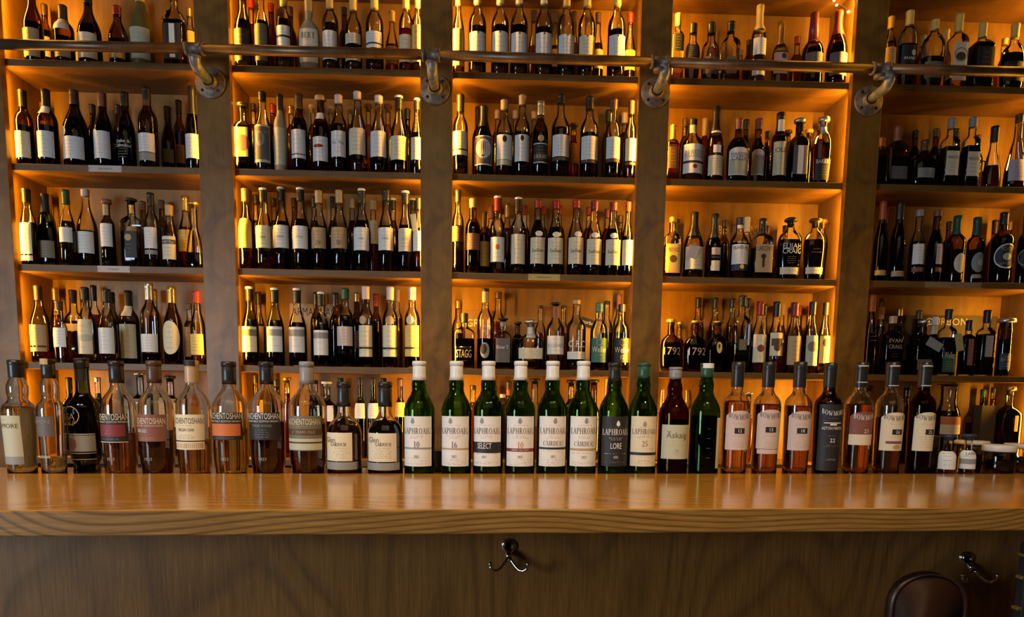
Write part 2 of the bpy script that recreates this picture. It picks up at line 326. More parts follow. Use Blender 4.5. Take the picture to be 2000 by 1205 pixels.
# ------------------------------------------------------------------ bottles
SHAPES = {  # (height fraction, radius fraction)
'std': ([(0, .9), (.012, 1), (.57, 1), (.63, .95), (.68, .8), (.72, .58), (.76, .44), (.82, .38), (.97, .36), (1, .36)], 1, 2),
'slope': ([(0, .92), (.012, 1), (.44, 1), (.52, .96), (.6, .82), (.68, .6), (.75, .43), (.83, .35), (1, .33)], 1, 2),
'malt': ([(0, .86), (.02, .9), (.28, .95), (.6, 1), (.65, .96), (.69, .78), (.72, .55), (.76, .42), (.83, .38), (1, .35)], 1, 2),
'laph': ([(0, .93), (.015, .98), (.1, 1), (.57, 1), (.62, .93), (.67, .76), (.715, .57), (.76, .48), (.8, .5), (.84, .46), (.88, .38), (1, .36)], 1, 2),
'auch': ([(0, .80), (.02, .88), (.06, .9), (.12, .95), (.2, .98), (.5, 1), (.6, .99), (.65, .93), (.7, .74), (.74, .52), (.78, .4), (.86, .35), (1, .34)], 1, 2),
'bulb': ([(0, .80), (.02, .86), (.3, .93), (.55, 1), (.59, .98), (.62, .88), (.645, .66), (.68, .58), (.72, .64), (.77, .64), (.82, .52), (.85, .4), (1, .38)], 1, 2),
'squat': ([(0, .93), (.02, 1), (.42, 1), (.5, .95), (.57, .78), (.62, .5), (.655, .4), (.7, .37), (1, .35)], 1, 2),
'kilt': ([(0, .78), (.03, .8), (.09, .74), (.13, .86), (.3, .95), (.54, 1), (.6, .94), (.645, .7), (.68, .5), (.73, .42), (1, .38)], 1, 2),
'round': ([(0, .7), (.03, .86), (.15, .96), (.38, 1), (.53, .97), (.62, .82), (.68, .52), (.72, .33), (1, .28)], .6, 2.2),
'decanter': ([(0, .74), (.02, .8), (.3, .93), (.55, 1), (.65, .97), (.73, .8), (.78, .5), (.82, .31), (1, .28)], .62, 2.6),
'square': ([(0, .95), (.01, 1), (.62, 1), (.67, .94), (.715, .68), (.75, .42), (.79, .33), (1, .31)], .8, 6),
'cone': ([(0, .86), (.03, .98), (.1, 1), (.3, .9), (.5, .64), (.66, .38), (.8, .24), (1, .26)], .7, 2.2),
'wideneck': ([(0, .88), (.02, .97), (.1, 1), (.5, 1), (.62, .94), (.7, .78), (.75, .66), (.8, .62), (.93, .64), (1, .68)], 1, 2),
'jar': ([(0, .95), (.04, 1), (.8, 1), (.88, .92), (.9, .88), (1, .88)], 1, 2)}
def smoothprof(pts, sub):
    out = []
    for i in range(len(pts) - 1):
        p0, p1, p2, p3 = pts[max(i - 1, 0)], pts[i], pts[i + 1], pts[min(i + 2, len(pts) - 1)]
        for k in range(sub):
            t = k / sub; z = p1[0] + (p2[0] - p1[0]) * t; d = p2[0] - p1[0]
            m1 = (p2[1] - p0[1]) / max(p2[0] - p0[0], 1e-6); m2 = (p3[1] - p1[1]) / max(p3[0] - p1[0], 1e-6)
            if (p1[1] - p0[1]) * (p2[1] - p1[1]) <= 0: m1 = 0
            if (p3[1] - p2[1]) * (p2[1] - p1[1]) <= 0: m2 = 0
            h = (2 * t ** 3 - 3 * t * t + 1) * p1[1] + (t ** 3 - 2 * t * t + t) * d * m1 + (3 * t * t - 2 * t ** 3) * p2[1] + (t ** 3 - t * t) * d * m2
            out.append((z, max(h, .2)))
    out.append(pts[-1]); return out
class Bottle:
    def __init__(s, shape, H, hw, hi=False, nr=None, dr=None):
        pts, s.dr, s.n = SHAPES[shape]; s.dr = dr or s.dr; s.H, s.hw, s.hi = H, hw, hi; nr = min(nr, hw * .44) if nr and hw < .03 else nr
        if nr:   # neck radius in metres kept realistic
            pts = [(z, r if r > .6 else max(r, min(.55, nr / hw))) for z, r in pts]
        s.p = smoothprof(pts, 4 if hi else 2); s.N = 48 if hi else 22; s.sq = s.n > 3
    def r(s, z):
        t = max(0, min(1, z / s.H)); p = s.p
        for i in range(len(p) - 1):
            if t <= p[i + 1][0]:
                k = (t - p[i][0]) / max(p[i + 1][0] - p[i][0], 1e-6); return s.hw * (p[i][1] + (p[i + 1][1] - p[i][1]) * k)
        return s.hw * p[-1][1]
    def pt(s, th, z, k=1.0, off=0.0):
        r = s.r(z); b = max(0, min(1, (r / s.hw - .5) / .3)); n = 2 + (s.n - 2) * b; dr = 1 + (s.dr - 1) * b
        c, sn = math.cos(th), math.sin(th)
        if b > 0 and s.dr < 1 and b < 1: pass
        f = lambda a: math.copysign(abs(a) ** (2 / n), a)
        R = r * k + off
        return (R * f(c), max(R * dr, min(R, .012)) * f(sn), z)
    def ring(s, z, k=1.0, off=0.0): return [s.pt(2 * PI * j / s.N, z, k, off) for j in range(s.N)]
    def skin(s, zs, k=1.0, off=0.0, zo=0.0):
        V, Fc, n = [], [], s.N
        for z in zs: V += s.ring(z, k, off)
        for i in range(len(zs) - 1):
            for j in range(n): Fc.append((i * n + j, i * n + (j + 1) % n, (i + 1) * n + (j + 1) % n, (i + 1) * n + j))
        Fc += [tuple(range(n))[::-1], tuple(range((len(zs) - 1) * n, len(zs) * n))]
        return V, Fc
    def lab(s, u, z, off):      # point on the front at arc distance u
        r = s.r(z) + off
        if s.sq:
            x = max(-r * .999, min(r * .999, u)); y = -s.dr * r * (1 - abs(x / r) ** s.n) ** (1 / s.n); return (x, y, z)
        a = u / r; x = r * math.sin(a)
        if s.n > 2.01:
            bb = max(0, min(1, (r / s.hw - .5) / .3)); n = 2 + (s.n - 2) * bb
            return (x, -s.dr * r * max(0, 1 - abs(math.sin(a)) ** n) ** (1 / n) - .0004, z)
        return (x, -s.dr * r * math.cos(a), z)
    def half(s, z): return s.r(z) * (.86 if s.sq else 1.12)
def put(b, V2, F2, V, Fc, M, cx, cz, sx, sz, off, mi, rot=0.0, arch=0.0):
    k = len(V); c, sn = math.cos(rot), math.sin(rot)
    for x, y in V2:
        x *= sx; y *= sz
        x, y = x * c - y * sn, x * sn + y * c
        V.append(b.lab(cx + x, cz + y - arch * (cx + x) ** 2, off))
    for f in F2: Fc.append(tuple(k + i for i in f)); M.append(mi)
RECT = ([(-.5, -.5), (.5, -.5), (.5, .5), (-.5, .5)], [(0, 1, 2, 3)])
def strip(n=20):
    V = []; Fc = []
    for i in range(n + 1): V += [(-.5 + i / n, -.5), (-.5 + i / n, .5)]
    for i in range(n): Fc.append((2 * i, 2 * i + 2, 2 * i + 3, 2 * i + 1))
    return V, Fc
STR = strip()
def disc(n=14):     # vertical slices, so that it bends with the glass
    V = []
    for i in range(n + 1):
        x = -.5 * math.cos(PI * i / n); y = max(.001, math.sqrt(max(0, .25 - x * x))); V += [(x, -y), (x, y)]
    return V, [(2 * i, 2 * i + 2, 2 * i + 3, 2 * i + 1) for i in range(n)]
DISC = disc()
def ringshape(n=30, t=.05):
    V = []; Fc = []
    for i in range(n):
        a = 2 * PI * i / n; V += [(.5 * math.cos(a), .5 * math.sin(a)), ((.5 - t) * math.cos(a), (.5 - t) * math.sin(a))]
    for i in range(n): j = (i + 1) % n; Fc.append((2 * i, 2 * j, 2 * j + 1, 2 * i + 1))
    return V, Fc
RING = ringshape()
def label_mesh(b, z0, z1, hw, off=.0006, arch=0, oval=False, cx=0):
    nx, nz = (20, 10) if b.hi else (10, 14 if oval else 5); V, Fc = [], []
    for i in range(nz + 1):
        for j in range(nx + 1):
            u = -1 + 2 * j / nx; t = i / nz if not oval else .5 - .5 * math.cos(PI * i / nz); zz0, zz1, h = z0, z1, hw
            if oval:
                e = max(.02, math.sqrt(max(0, 1 - (2 * t - 1) ** 2))); h = hw * e
            if arch: zz1 = z1 - arch * (z1 - z0) * u * u * (1 + .6 * u * u)
            V.append(b.lab(cx + u * h, zz0 + (zz1 - zz0) * t, off))
    for i in range(nz):
        for j in range(nx): a = i * (nx + 1) + j; Fc.append((a, a + 1, a + nx + 2, a + nx + 1))
    return V, Fc
def make_cap(b, z0, ctype, col, root, zt=None):
    H = b.H if zt is None else zt; n = 32 if b.hi else 14; r0 = b.r(z0 + .001) + .0012; rt = max(b.r(H), .011) + .0012
    m = MB()
    if ctype == 's':      # foil or plastic sleeve with a faint head
        pr = [(r0 * .99, z0), (r0, z0 + .001)] + [(b.r(z0 + (H - z0) * t) + .0013, z0 + (H - z0) * t) for t in (.25, .5, .68)]
        pr += [(rt, z0 + (H - z0) * .70), (rt + .0007, z0 + (H - z0) * .74), (rt + .0007, H - .002), (rt - .002, H)]
    elif ctype == 'l':    # long sleeve, screw cap head above a fine groove
        zz = H - (H - z0) * .26
        pr = [(r0, z0)] + [(b.r(z0 + (zz - z0) * t) + .0014, z0 + (zz - z0) * t) for t in (.3, .6, .95)] + [(rt - .0006, zz), (rt - .0006, zz + .001), (rt + .0012, zz + .0015), (rt + .0012, H - .002), (rt - .001, H)]
    elif ctype == 'k':    # cork stopper with a wide flat head
        zz = H - min(.018, (H - z0) * .5); pr = [(rt * .85, z0), (rt * .9, zz - .001), (rt * .95, zz), (rt * 1.42, zz + .001), (rt * 1.5, zz + .004), (rt * 1.45, H - .002), (rt * 1.3, H)]
    elif ctype == 'w':    # dipped wax, rounded
        pr = [(r0 * 1.02, z0), (r0 * 1.03, z0 + .002)] + [(b.r(z0 + (H - z0) * t) + .002, z0 + (H - z0) * t) for t in (.3, .6)] + [(rt + .001, H - .012), (rt + .0025, H - .008), (rt * .95, H - .003), (rt * .6, H)]
    elif ctype == 'b':    # knob
        zz = H - .02; pr = [(rt * .9, z0), (rt * .9, zz), (rt * 1.6, zz + .004), (rt * 1.75, zz + .01), (rt * 1.5, zz + .016), (rt * .9, H)]
    else: pr = [(r0, z0), (rt, H)]
    m.lathe(pr, n)
    two = col[0] == '2'   # white top on a dark sleeve
    mats = [capm(col[-1])]
    o = m.build('cap', mats, root, True)
    if two:
        t = MB(); t.lathe([(rt + .001, H - .006), (rt + .0012, H), (rt, H + .003), (rt * .8, H + .004)], n); t.build('cap_top', [capm('w')], root, True)
    return o
LETTERN = [0]
def bottle(X, Y, Z, H, hw, shape, gl, liq, lvl, cap, capcol, capz, labs, prints, rz=0.0, hi=False, top=None, dr=None):
    """labs: (kind, z0, z1, half-width or None, colour, cx); prints: list of ('txt'|'ser'|'bar'|'lines'|'disc'|'ring', ...)"""
    b = Bottle(shape, H, hw, hi, nr=.0145, dr=dr)
    root = empty('whisky_bottle', (X, Y, Z), rz)
    zs = [z * H * .995 for z, r in b.p]
    if cap and capcol and capz < H * .9 and not hi and not top: pass
    V, Fc = b.skin(zs); thick = hi and gl in 'cgb'
    if thick:
        zi = [max(z, .006) for z in zs if z > .005]; V2, F2 = b.skin([.006] + [z for z in zi if z > .0065], 1.0, -.0024); k0 = len(V)
        V = V + V2; Fc = Fc + [tuple(k0 + i for i in f)[::-1] for f in F2]
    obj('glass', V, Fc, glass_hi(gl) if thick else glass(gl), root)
    if liq and liq != '0' and lvl > .02:
        lz = [max(z * H, .006) for z, r in b.p if max(z * H, .006) < lvl * .985] + [lvl]
        zz = sorted(set(round(z, 5) for z in lz)); V, Fc = b.skin(zz, 1.0, -.0028); obj('liquid', V, Fc, spirit_hi(liq) if hi else liquid(liq), root)
    if cap: make_cap(b, min(capz, H * .97), cap, capcol, root)
    first = None
    for q in labs:
        kind, z0, z1, wd, col = q[:5]; cx = q[5] if len(q) > 5 else 0
        zm = (z0 + z1) / 2; wd = wd or b.half(zm)
        V, Fc = label_mesh(b, z0, z1, wd, {'over': .001, 'neck': .0026 if z0 > capz - .001 and cap else .0007}.get(kind, .0007), .085 if kind == 'arch' else 0, kind == 'oval', cx)
        o = obj('label' if kind != 'neck' else 'neck_label', V, Fc, paper(col), root)
        if first is None: first = o
    if prints:
        avoid = [(p[3], p[4]) for p in prints if p[0] in ('txt', 'ser')] + [(p[2], p[4]) for p in prints if p[0] in ('disc', 'bar') and len(p) == 6]
        V, Fc, M, ml = [], [], [], []
        em = [p for p in prints if p[0] in ('disc', 'ring')]
        def mi(c):
            if c not in ml: ml.append(c)
            return ml.index(c)
        for p in prints:
            k = p[0]
            if p in em: continue
            if k in ('txt', 'ser'):
                _, s, cx, cz, h, col, wsc, wmax, arch = (list(p) + [1.0, None, 0.0][len(p) - 6:])[:9]
                V2, F2, W = serif(s) if k == 'ser' else sans(s)
                sx = h * wsc
                if wmax and W * sx > wmax: sx = wmax / W
                put(b, [(x, y - .5) for x, y in V2], F2, V, Fc, M, cx, cz, sx, h, .0015, mi(col), 0, arch)
            elif k == 'bar': _, cx, cz, wd, h, col = p; put(b, *STR, V, Fc, M, cx, cz, wd, h, .0013, mi(col))
            elif k == 'disc': _, cx, cz, wd, h, col = p; put(b, *DISC, V, Fc, M, cx, cz, wd, h, .0011, mi(col))
            elif k == 'ring': _, cx, cz, wd, h, col = p; put(b, *RING, V, Fc, M, cx, cz, wd, h, .0013, mi(col))
            elif k == 'lines':
                _, z0, z1, wd, n, h, col = p
                for i in range(n):
                    z = z1 - (z1 - z0) * (i + .5) / n
                    if not hi and any(abs(z - za) < ha * .72 for za, ha in avoid): continue
                    x = -wd / 2; end = wd / 2 * random.uniform(.5, 1); x = -end
                    while x < end:
                        l = random.uniform(.1, .28) * wd; l = min(l, end - x)
                        if l > .001: put(b, *RECT, V, Fc, M, x + l / 2, z, l, h, .001, mi(col))
                        x += l + .06 * wd
        if Fc: obj('lettering', V, Fc, [paper(c) for c in ml], first or root, False, M)
        for p in em:
            V, Fc, M, ml = [], [], [], []
            _, cx, cz, wd, h, col = p; o = .0011 if p[0] == 'disc' and wd < .03 else .0010
            put(b, *(DISC if p[0] == 'disc' else RING), V, Fc, M, cx, cz, wd, h, o + (.0003 if p[0] == 'ring' else 0) + .0001 * em.index(p), 0)
            obj('emblem', V, Fc, [paper(col)], first or root, False)
    return root, b

# ------------------------------------------------------------------ the back bar: posts, shelves, panels
OAKDARK = wood('dark_birch', (.12, .042, .004), (.36, .155, .02), (9, 9, .9), 5, .42, .1, blotch=.7)
SHELFW = wood('shelf_birch', (.10, .042, .006), (.25, .115, .018), (.9, 9, 9), 5, .5, 0, blotch=.5)
PANELW = wood('panel_birch', (.16, .07, .006), (.34, .165, .014), (7, 7, .7), 5, .5, 0, blotch=.45)
T, D, OV, TH = .028, .262, .014, .026
PX = [(None, 21), (392.5, 457.5), (821.5, 882.7), (1240, 1299), (1647.6, 1707.4)]
EDGE = [(None if a is None else on_y(a, 420, 0).x, on_y(b, 420, 0).x) for a, b in PX]
XEND = x_at(1966, D, 1.56)
EDGE.append((XEND, XEND + .6))
ZS = [2.385, 1.9945, 1.6032, 1.2133, .8218, .431]
FLOOR = -.53
bc = tag(empty('back_bar_shelving', (0, 0, FLOOR)), 'tall brown wooden back bar of open amber-lit shelves in five bays', 'shelving')
def part(name, x0, x1, y0, y1, z0, z1, m, bevel=.0015):
    mb = MB(); cx, cyy, cz = (x0 + x1) / 2, (y0 + y1) / 2, (z0 + z1) / 2
    mb.box(x0 - cx, x1 - cx, y0 - cyy, y1 - cyy, z0 - cz, z1 - cz)
    return mb.build(name, [m], bc, False, (cx, cyy, cz - FLOOR), bevel)
for i, (a, b) in enumerate(EDGE):
    a = -1.3 if a is None else a
    part('post', a, b, 0, T, FLOOR, 2.85, OAKDARK)
    part('divider', a + (OV if i else 0), b - (OV if i < 5 else 0), T, D, FLOOR, 2.85, PANELW)
for i in range(5):
    x0, x1 = EDGE[i][1] - OV, EDGE[i + 1][0] + OV
    part('back_panel', x0 - .04, x1 + .04, D, D + .012, FLOOR, 2.85, PANELW, 0)
    for z in ZS: part('shelf', x0, x1, T, D, z - TH, z, SHELFW, .001)
    part('base_cabinet', x0, x1, T, D, FLOOR, .10, OAKDARK)
def plate(u, v, wpx, hpx, text, ink, m, zrow, label):
    p = on_y(u, v, T - .002); s = proj(*p)[2] / F; w2, h2 = wpx * s / 2, hpx * s / 2
    zc = ZS[zrow] - TH / 2
    r = tag(empty('shelf_name_plate', (p.x, T, zc)), label, 'name plate', 'name plates on the shelf edges')
    MB().box(-w2, w2, -.0025, -.0003, -h2, h2).build('plate', [m], r, False)
    V, Fc, W = sans(text); k = min(.0075, w2 * 1.3 / W)
    obj('lettering', [(x * k, -.0029, (y - .5) * .0075) for x, y in V], Fc, [ink], r, False)
    q = MB()
    for x in (-w2 + .005, w2 - .005): q.tube([(x, -.0024, 0), (x, -.0036, 0)], .0016, 8)
    q.build('screw', [paper('k')], r)
plate(205, 325, 63, 12, 'CALVADOS', plain('plate_ink', (.12, .06, .03), .6), paper('p'), 2, 'small cream name plate reading calvados on the shelf edge')
plate(222, 524, 62, 12, 'COGNAC', MATS['plate_ink'], paper('p'), 3, 'small cream name plate reading cognac on the shelf edge')
plate(1063, 538.5, 62, 12, 'ARMAGNAC', MATS['plate_ink'], paper('o'), 3, 'brass-toned name plate on third shelf edge of the middle bay')
plate(1862, 554, 112, 11, 'RYE', MATS['plate_ink'], plain('plate_wood', (.35, .2, .08), .5), 3, 'long brown name plate on third shelf edge of the rightmost bay')

# amber light strips tucked behind the posts, one down each side of every bay
LEDM = plain('amber_led', (.9, .5, .1), .5, emit=(1, .5, .08), es=6)
POW = [(1.05, .25), (1.0, 1.0), (1.3, 1.0), (1.0, 1.3), (.02, .8)]
for i in range(5):
    for s in (0, 1):
        x = EDGE[i][1] - OV * .5 if s == 0 else EDGE[i + 1][0] + OV * .5
        for r in range(6):
            zt = (ZS[r - 1] - TH if r else 2.72) - .01; zb = ZS[r] + .01; zc = (zt + zb) / 2
            d = 1 if s == 0 else -1
            MB().box(-.003, .003, 0, .002, zb - zc, zt - zc).build('light_strip', [LEDM], bc, False, (x, T + .0004, zc - FLOOR))
            area('shelf_strip_light', (x + d * .0035, T + .008, zc), (x + d * .5, T + .42, zc), .008, zt - zb - .02, (1.0, .45, .035), POW[i][s] * (3.2, 3.1, 2.1, 2.1, 2.1, 2.3)[r])
# small bare lamps at the top of the fourth bay
GLOW = plain('bare_lamp', (1, .7, .2), .5, emit=(1, .72, .12), es=30)
for i, (u, v) in enumerate(((1629, 3), (1634, 12), (1656, 25), (1666, 22))):
    p = on_y(u, v, .1); o = MB().lathe([(.001, 0), (.004, .002), (.004, .006), (.001, .008)], 10).build('lamp_bead', [GLOW], None, True, tuple(p))
    tag(o, 'tiny glowing amber lamp bead, %s along the wire, top corner of the fourth bay' % ('first', 'second', 'third', 'last')[i], 'light', 'amber lamp beads of the fourth bay')
# the string the beads hang on
pp = [on_y(u, v, .1) for u, v in ((1620, -40), (1629, 2), (1634, 10), (1646, 16), (1656, 24), (1666, 21), (1673, 12))]
for q in pp: q.z += .009
tag(MB().tube(pp, .0012, 6).build('lamp_wire', [paper('k')]), 'thin dark wire carrying amber lamp beads in the fourth bay', 'wire')

# ------------------------------------------------------------------ pipe rail on four wall flanges
IRON = mottled('aged_iron', (.12, .095, .075), (.26, .21, .165), 60, .5, .35, .3)
IRONB = mottled('blued_iron', (.16, .17, .18), (.34, .35, .36), 50, .4, .35, .2)
COPPER = mottled('brown_pipe', (.12, .07, .04), (.22, .135, .075), 14, .4, .6, .1)
rail = empty('pipe_rail', tuple(on_y(1000, 115, -.15)))
tag(rail, 'long dark metal pipe rail across the posts on four round flanges', 'rail')
ro = Vector(rail.location)
tees = [(380, 95), (842, 107), (1288, 121.5), (1719, 134)]
fl = [(412, 163), (850, 176), (1280, 182), (1695, 198)]
RP = [on_y(u, v, -.15) for u, v in tees]
ends = [on_y(-40, 85.5, -.15)] + RP + [on_y(2050, 141.5, -.15)]
for i in range(5):
    a, b = ends[i], ends[i + 1]
    MB().tube([a - ro, b - ro], .0178, 20).build('pipe', [COPPER], rail, True)
for i, p in enumerate(RP):
    d = (ends[i + 2] - ends[i]).normalized()
    MB().tube([p - d * .034 - ro, p - d * .033 - ro, p - d * .022 - ro, p - d * .021 - ro, p + d * .021 - ro, p + d * .022 - ro, p + d * .033 - ro, p + d * .034 - ro], [.0185, .0235, .0235, .0205, .0205, .0235, .0235, .0185], 24).build('tee_fitting', [IRON], rail, True)
    f = on_y(*fl[i], 0); zf, xf = f.z, f.x
    # flange
    m = MB(); n = 32
    prof = [(.0565, 0), (.058, -.002), (.058, -.008), (.056, -.010), (.03, -.011), (.027, -.014), (.025, -.028), (.0225, -.030), (.0205, -.030)]
    V, Fc = [], []
    for r, y in prof:
        for j in range(n): V.append((xf + r * math.cos(2 * PI * j / n) - ro.x, y - ro.y - .0003, zf + r * math.sin(2 * PI * j / n) - ro.z))
    for k in range(len(prof) - 1):
        for j in range(n): Fc.append((k * n + j, k * n + (j + 1) % n, (k + 1) * n + (j + 1) % n, (k + 1) * n + j))
    Fc += [tuple(range(n)), tuple(range((len(prof) - 1) * n, len(prof) * n))[::-1]]
    flo = obj('flange', V, Fc, IRON, rail)
    for k in range(4):
        a = PI / 4 + k * PI / 2; c = Vector((xf + .042 * math.cos(a), -.0105, zf + .042 * math.sin(a))) - ro
        MB().tube([c, c + Vector((0, -.0022, 0))], .0058, 10).build('screw', [paper('k')], flo)
    # nipple and elbow up to the tee
    y0, y1 = -.03, p.y
    pts = [Vector((xf, y0, zf)), Vector((xf, y0 - .03, zf))]; R = .035
    ce = Vector((xf, y1 + R, zf))
    tp = Vector((p.x, y1, p.z - .02))
    for k in range(7):
        a = k / 6 * PI / 2; pts.append(Vector((xf, y1 + R - R * math.sin(a), zf + R - R * math.cos(a))))
    pts.append(tp)
    MB().tube([q - ro for q in pts], [.0175, .0175] + [.0195] * 7 + [.0175], 18).build('bracket_pipe', [IRONB], rail, True)
    q = Vector((p.x, y1, p.z - .034)) - ro; MB().tube([q, q + Vector((0, 0, .012))], .0215, 20).build('collar', [IRON], rail, True)

# ------------------------------------------------------------------ bar counter
ZB = CAM.z - .206; ZL = ZB - .012
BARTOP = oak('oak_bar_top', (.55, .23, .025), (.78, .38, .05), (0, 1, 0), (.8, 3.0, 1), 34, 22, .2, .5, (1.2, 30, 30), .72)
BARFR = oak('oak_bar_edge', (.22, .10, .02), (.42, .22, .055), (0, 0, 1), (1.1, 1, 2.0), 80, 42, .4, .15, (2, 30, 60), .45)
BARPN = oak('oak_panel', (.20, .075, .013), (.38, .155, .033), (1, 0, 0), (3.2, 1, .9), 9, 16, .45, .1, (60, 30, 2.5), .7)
bl, br = on_z(0, 924.5, ZB), on_z(2000, 925, ZB); fl0, fr0 = on_z(0, 997, ZB), on_z(2000, 992, ZB)
def line(a, b, x): t = (x - a.x) / (b.x - a.x); return a.y + (b.y - a.y) * t
XA, XB = -1.0, 4.6
YB = lambda x: line(bl, br, x)
YF = lambda x: line(fl0, fr0, x)
bar = tag(empty('bar_counter', (1.9, -1.4, FLOOR)), 'long glossy honey oak bar counter with dark panelled front', 'bar counter')
o0 = Vector(bar.location)
def slab(name, quad, z0, z1, mats, topmi=0, bevel=.003):
    m = MB(); m.prism([(x - o0.x, y - o0.y) for x, y in quad], z0 - o0.z, z1 - o0.z, 1)
    m.m[1] = topmi; return m.build(name, mats, bar, False, None, bevel)
ztk = ZB - z_at(1049, fl0.x, fl0.y); ztk = max(.03, ztk)
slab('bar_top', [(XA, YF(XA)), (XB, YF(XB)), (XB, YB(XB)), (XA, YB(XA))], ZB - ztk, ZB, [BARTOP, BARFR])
slab('service_ledge', [(XA, YB(XA) + .0005), (XB, YB(XB) + .0005), (XB, YB(XB) + .22), (XA, YB(XA) + .22)], ZL - .03, ZL, [BARTOP, BARTOP], 0, 0)
PO = .20
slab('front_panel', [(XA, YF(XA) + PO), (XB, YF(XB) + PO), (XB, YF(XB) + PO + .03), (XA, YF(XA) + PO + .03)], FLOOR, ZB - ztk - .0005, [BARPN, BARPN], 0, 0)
YP = lambda x: YF(x) + PO
# coat hooks under the bar
CHROME = plain('polished_steel', (.62, .58, .52), .14, 1.0)
def hook(u, v, label, s=1.0):
    x = x_at(u, YP(2), .4); y = YP(x); z = z_at(v, x, y)
    r = tag(empty('coat_hook', (x, y - .0012, z)), label, 'hook', 'double coat hooks under the bar')
    m = MB(); n = 20; V = []
    pr = [(.0155, 0), (.0155, -.002), (.013, -.004), (.009, -.005)]
    Vv, Fc = [], []
    for rr, yy in pr:
        for j in range(n): Vv.append((rr * math.cos(2 * PI * j / n), yy, rr * 1.0 * math.sin(2 * PI * j / n)))
    for k in range(len(pr) - 1):
        for j in range(n): Fc.append((k * n + j, k * n + (j + 1) % n, (k + 1) * n + (j + 1) % n, (k + 1) * n + j))
    Fc += [tuple(range(n)), tuple(range((len(pr) - 1) * n, len(pr) * n))[::-1]]
    obj('mounting_plate', Vv, Fc, CHROME, r)
    MB().tube([(0, -.003, -.010), (0, -.014, -.014), (0, -.022, -.020)], [.006, .007, .006], 12).build('stem', [CHROME], r, True)
    for sd in (-1, 1):
        pts = [(0, -.022, -.018), (sd * .007, -.026, -.026), (sd * .013, -.031, -.034), (sd * .020, -.036, -.040), (sd * .028, -.040, -.041), (sd * .034, -.043, -.037), (sd * .037, -.045, -.030)]
        a = MB().tube(pts, [.0035, .0033, .003, .0032, .0036, .003, .0026], 10).build('prong', [CHROME], r, True)
        MB().lathe([(.0008, -.005), (.0035, -.003), (.0045, 0), (.0035, .003), (.0008, .005)], 12, 0, (sd * .037, -.045, -.026)).build('ball_tip', [CHROME], a, True)
hook(993, 1066, 'polished double coat hook under the bar at the middle of the panel')
hook(1925, 1090, 'polished double coat hook in shade near the stool with brass rungs')

# a dark stool back and a stool with brass rungs at the customers' side
DARKL = plain('dark_leather', (.035, .014, .008), .35)
x, y = on_y(1812, 1150, YP(2.6) - .12).x, YP(2.6) - .12
st = tag(empty('bar_stool', (x, y - .12, FLOOR)), 'dark rounded low-backed bar stool pushed under the bar', 'stool')
zt = z_at(1118, x, y) - FLOOR
m = MB(); V, Fc = [], []; n = 24
for k, (yy, g) in enumerate(((-.008, .9), (-.012, 1), (.012, 1), (.018, .9))):
    for j in range(n + 1):
        a = PI * j / n; V.append((.075 * g * math.cos(a) * (1 - .0 * k), .12 + yy, zt - .075 + .075 * g * math.sin(a) ** .8))
    V += [(-.075 * g, .12 + yy, zt - .32), (.075 * g, .12 + yy, zt - .32)]
nn = n + 3
for k in range(3):
    for j in range(nn): Fc.append((k * nn + j, k * nn + (j + 1) % nn, (k + 1) * nn + (j + 1) % nn, (k + 1) * nn + j))
Fc += [tuple(range(nn)), tuple(range(3 * nn, 4 * nn))[::-1]]
obj('backrest', V, Fc, DARKL, st)
MB().lathe([(.13, 0), (.15, .01), (.15, .04), (.13, .055)], 28, 0, (0, 0, zt - .38)).build('seat', [DARKL], st, True)
for sx, sy in ((-1, -1), (1, -1), (1, 1), (-1, 1)):
    MB().tube([(sx * .09, sy * .09, zt - .375), (sx * .14, sy * .10, 0)], .013, 10).build('leg', [OAKDARK], st, True)
BRASS = plain('bright_brass', (.95, .68, .16), .4, 1.0)
xx = x_at(2002, YP(2.9) - .16, .3); yy = YP(xx) - .16
s2 = tag(empty('bar_stool', (xx + .08, yy, FLOOR)), 'black bar stool with three brass-edged back slats at the end of the bar', 'stool')
s2['group'] = 'bar stools'; st['group'] = 'bar stools'
for sx in (-1, 1): MB().box(sx * .085 - .008, sx * .085 + .008, -.01, .01, 0, z_at(1060, xx, yy) - FLOOR).build('back_post', [paper('k')], s2, False, None, .002)
for v, dx in ((1083, 0), (1127, .001), (1187, .003)):
    z = z_at(v, xx, yy) - FLOOR
    sl = MB().box(-.082, .082, -.007, .007, z - .02, z - .003).build('back_slat', [paper('k')], s2, False, None, .001)
    MB().box(-.098 - dx, .098, -.009, .007, z - .003, z + .003).build('brass_trim', [BRASS], sl, False, None, .001)
MB().box(-.1, .1, -.26, 0, .66 - .04, .66).build('seat', [DARKL], s2, False, None, .01)
for sx, sy in ((-1, -.24), (1, -.24)): MB().box(sx * .085 - .01, sx * .085 + .01, sy - .01, sy + .01, 0, .62).build('leg', [paper('k')], s2, False, None, .002)

# room
tag(MB().box(-3, 6.5, -5, .6, FLOOR - .05, FLOOR - .0005).build('floor', [wood('floor_boards', (.05, .03, .02), (.11, .06, .03), (1, 9, 1), 6, .5)]), kind='structure')
tag(MB().box(-3, 6.5, D + .02, D + .1, FLOOR, 3.2).build('wall_back', [plain('wall_paint', (.2, .15, .1), .8)]), kind='structure')

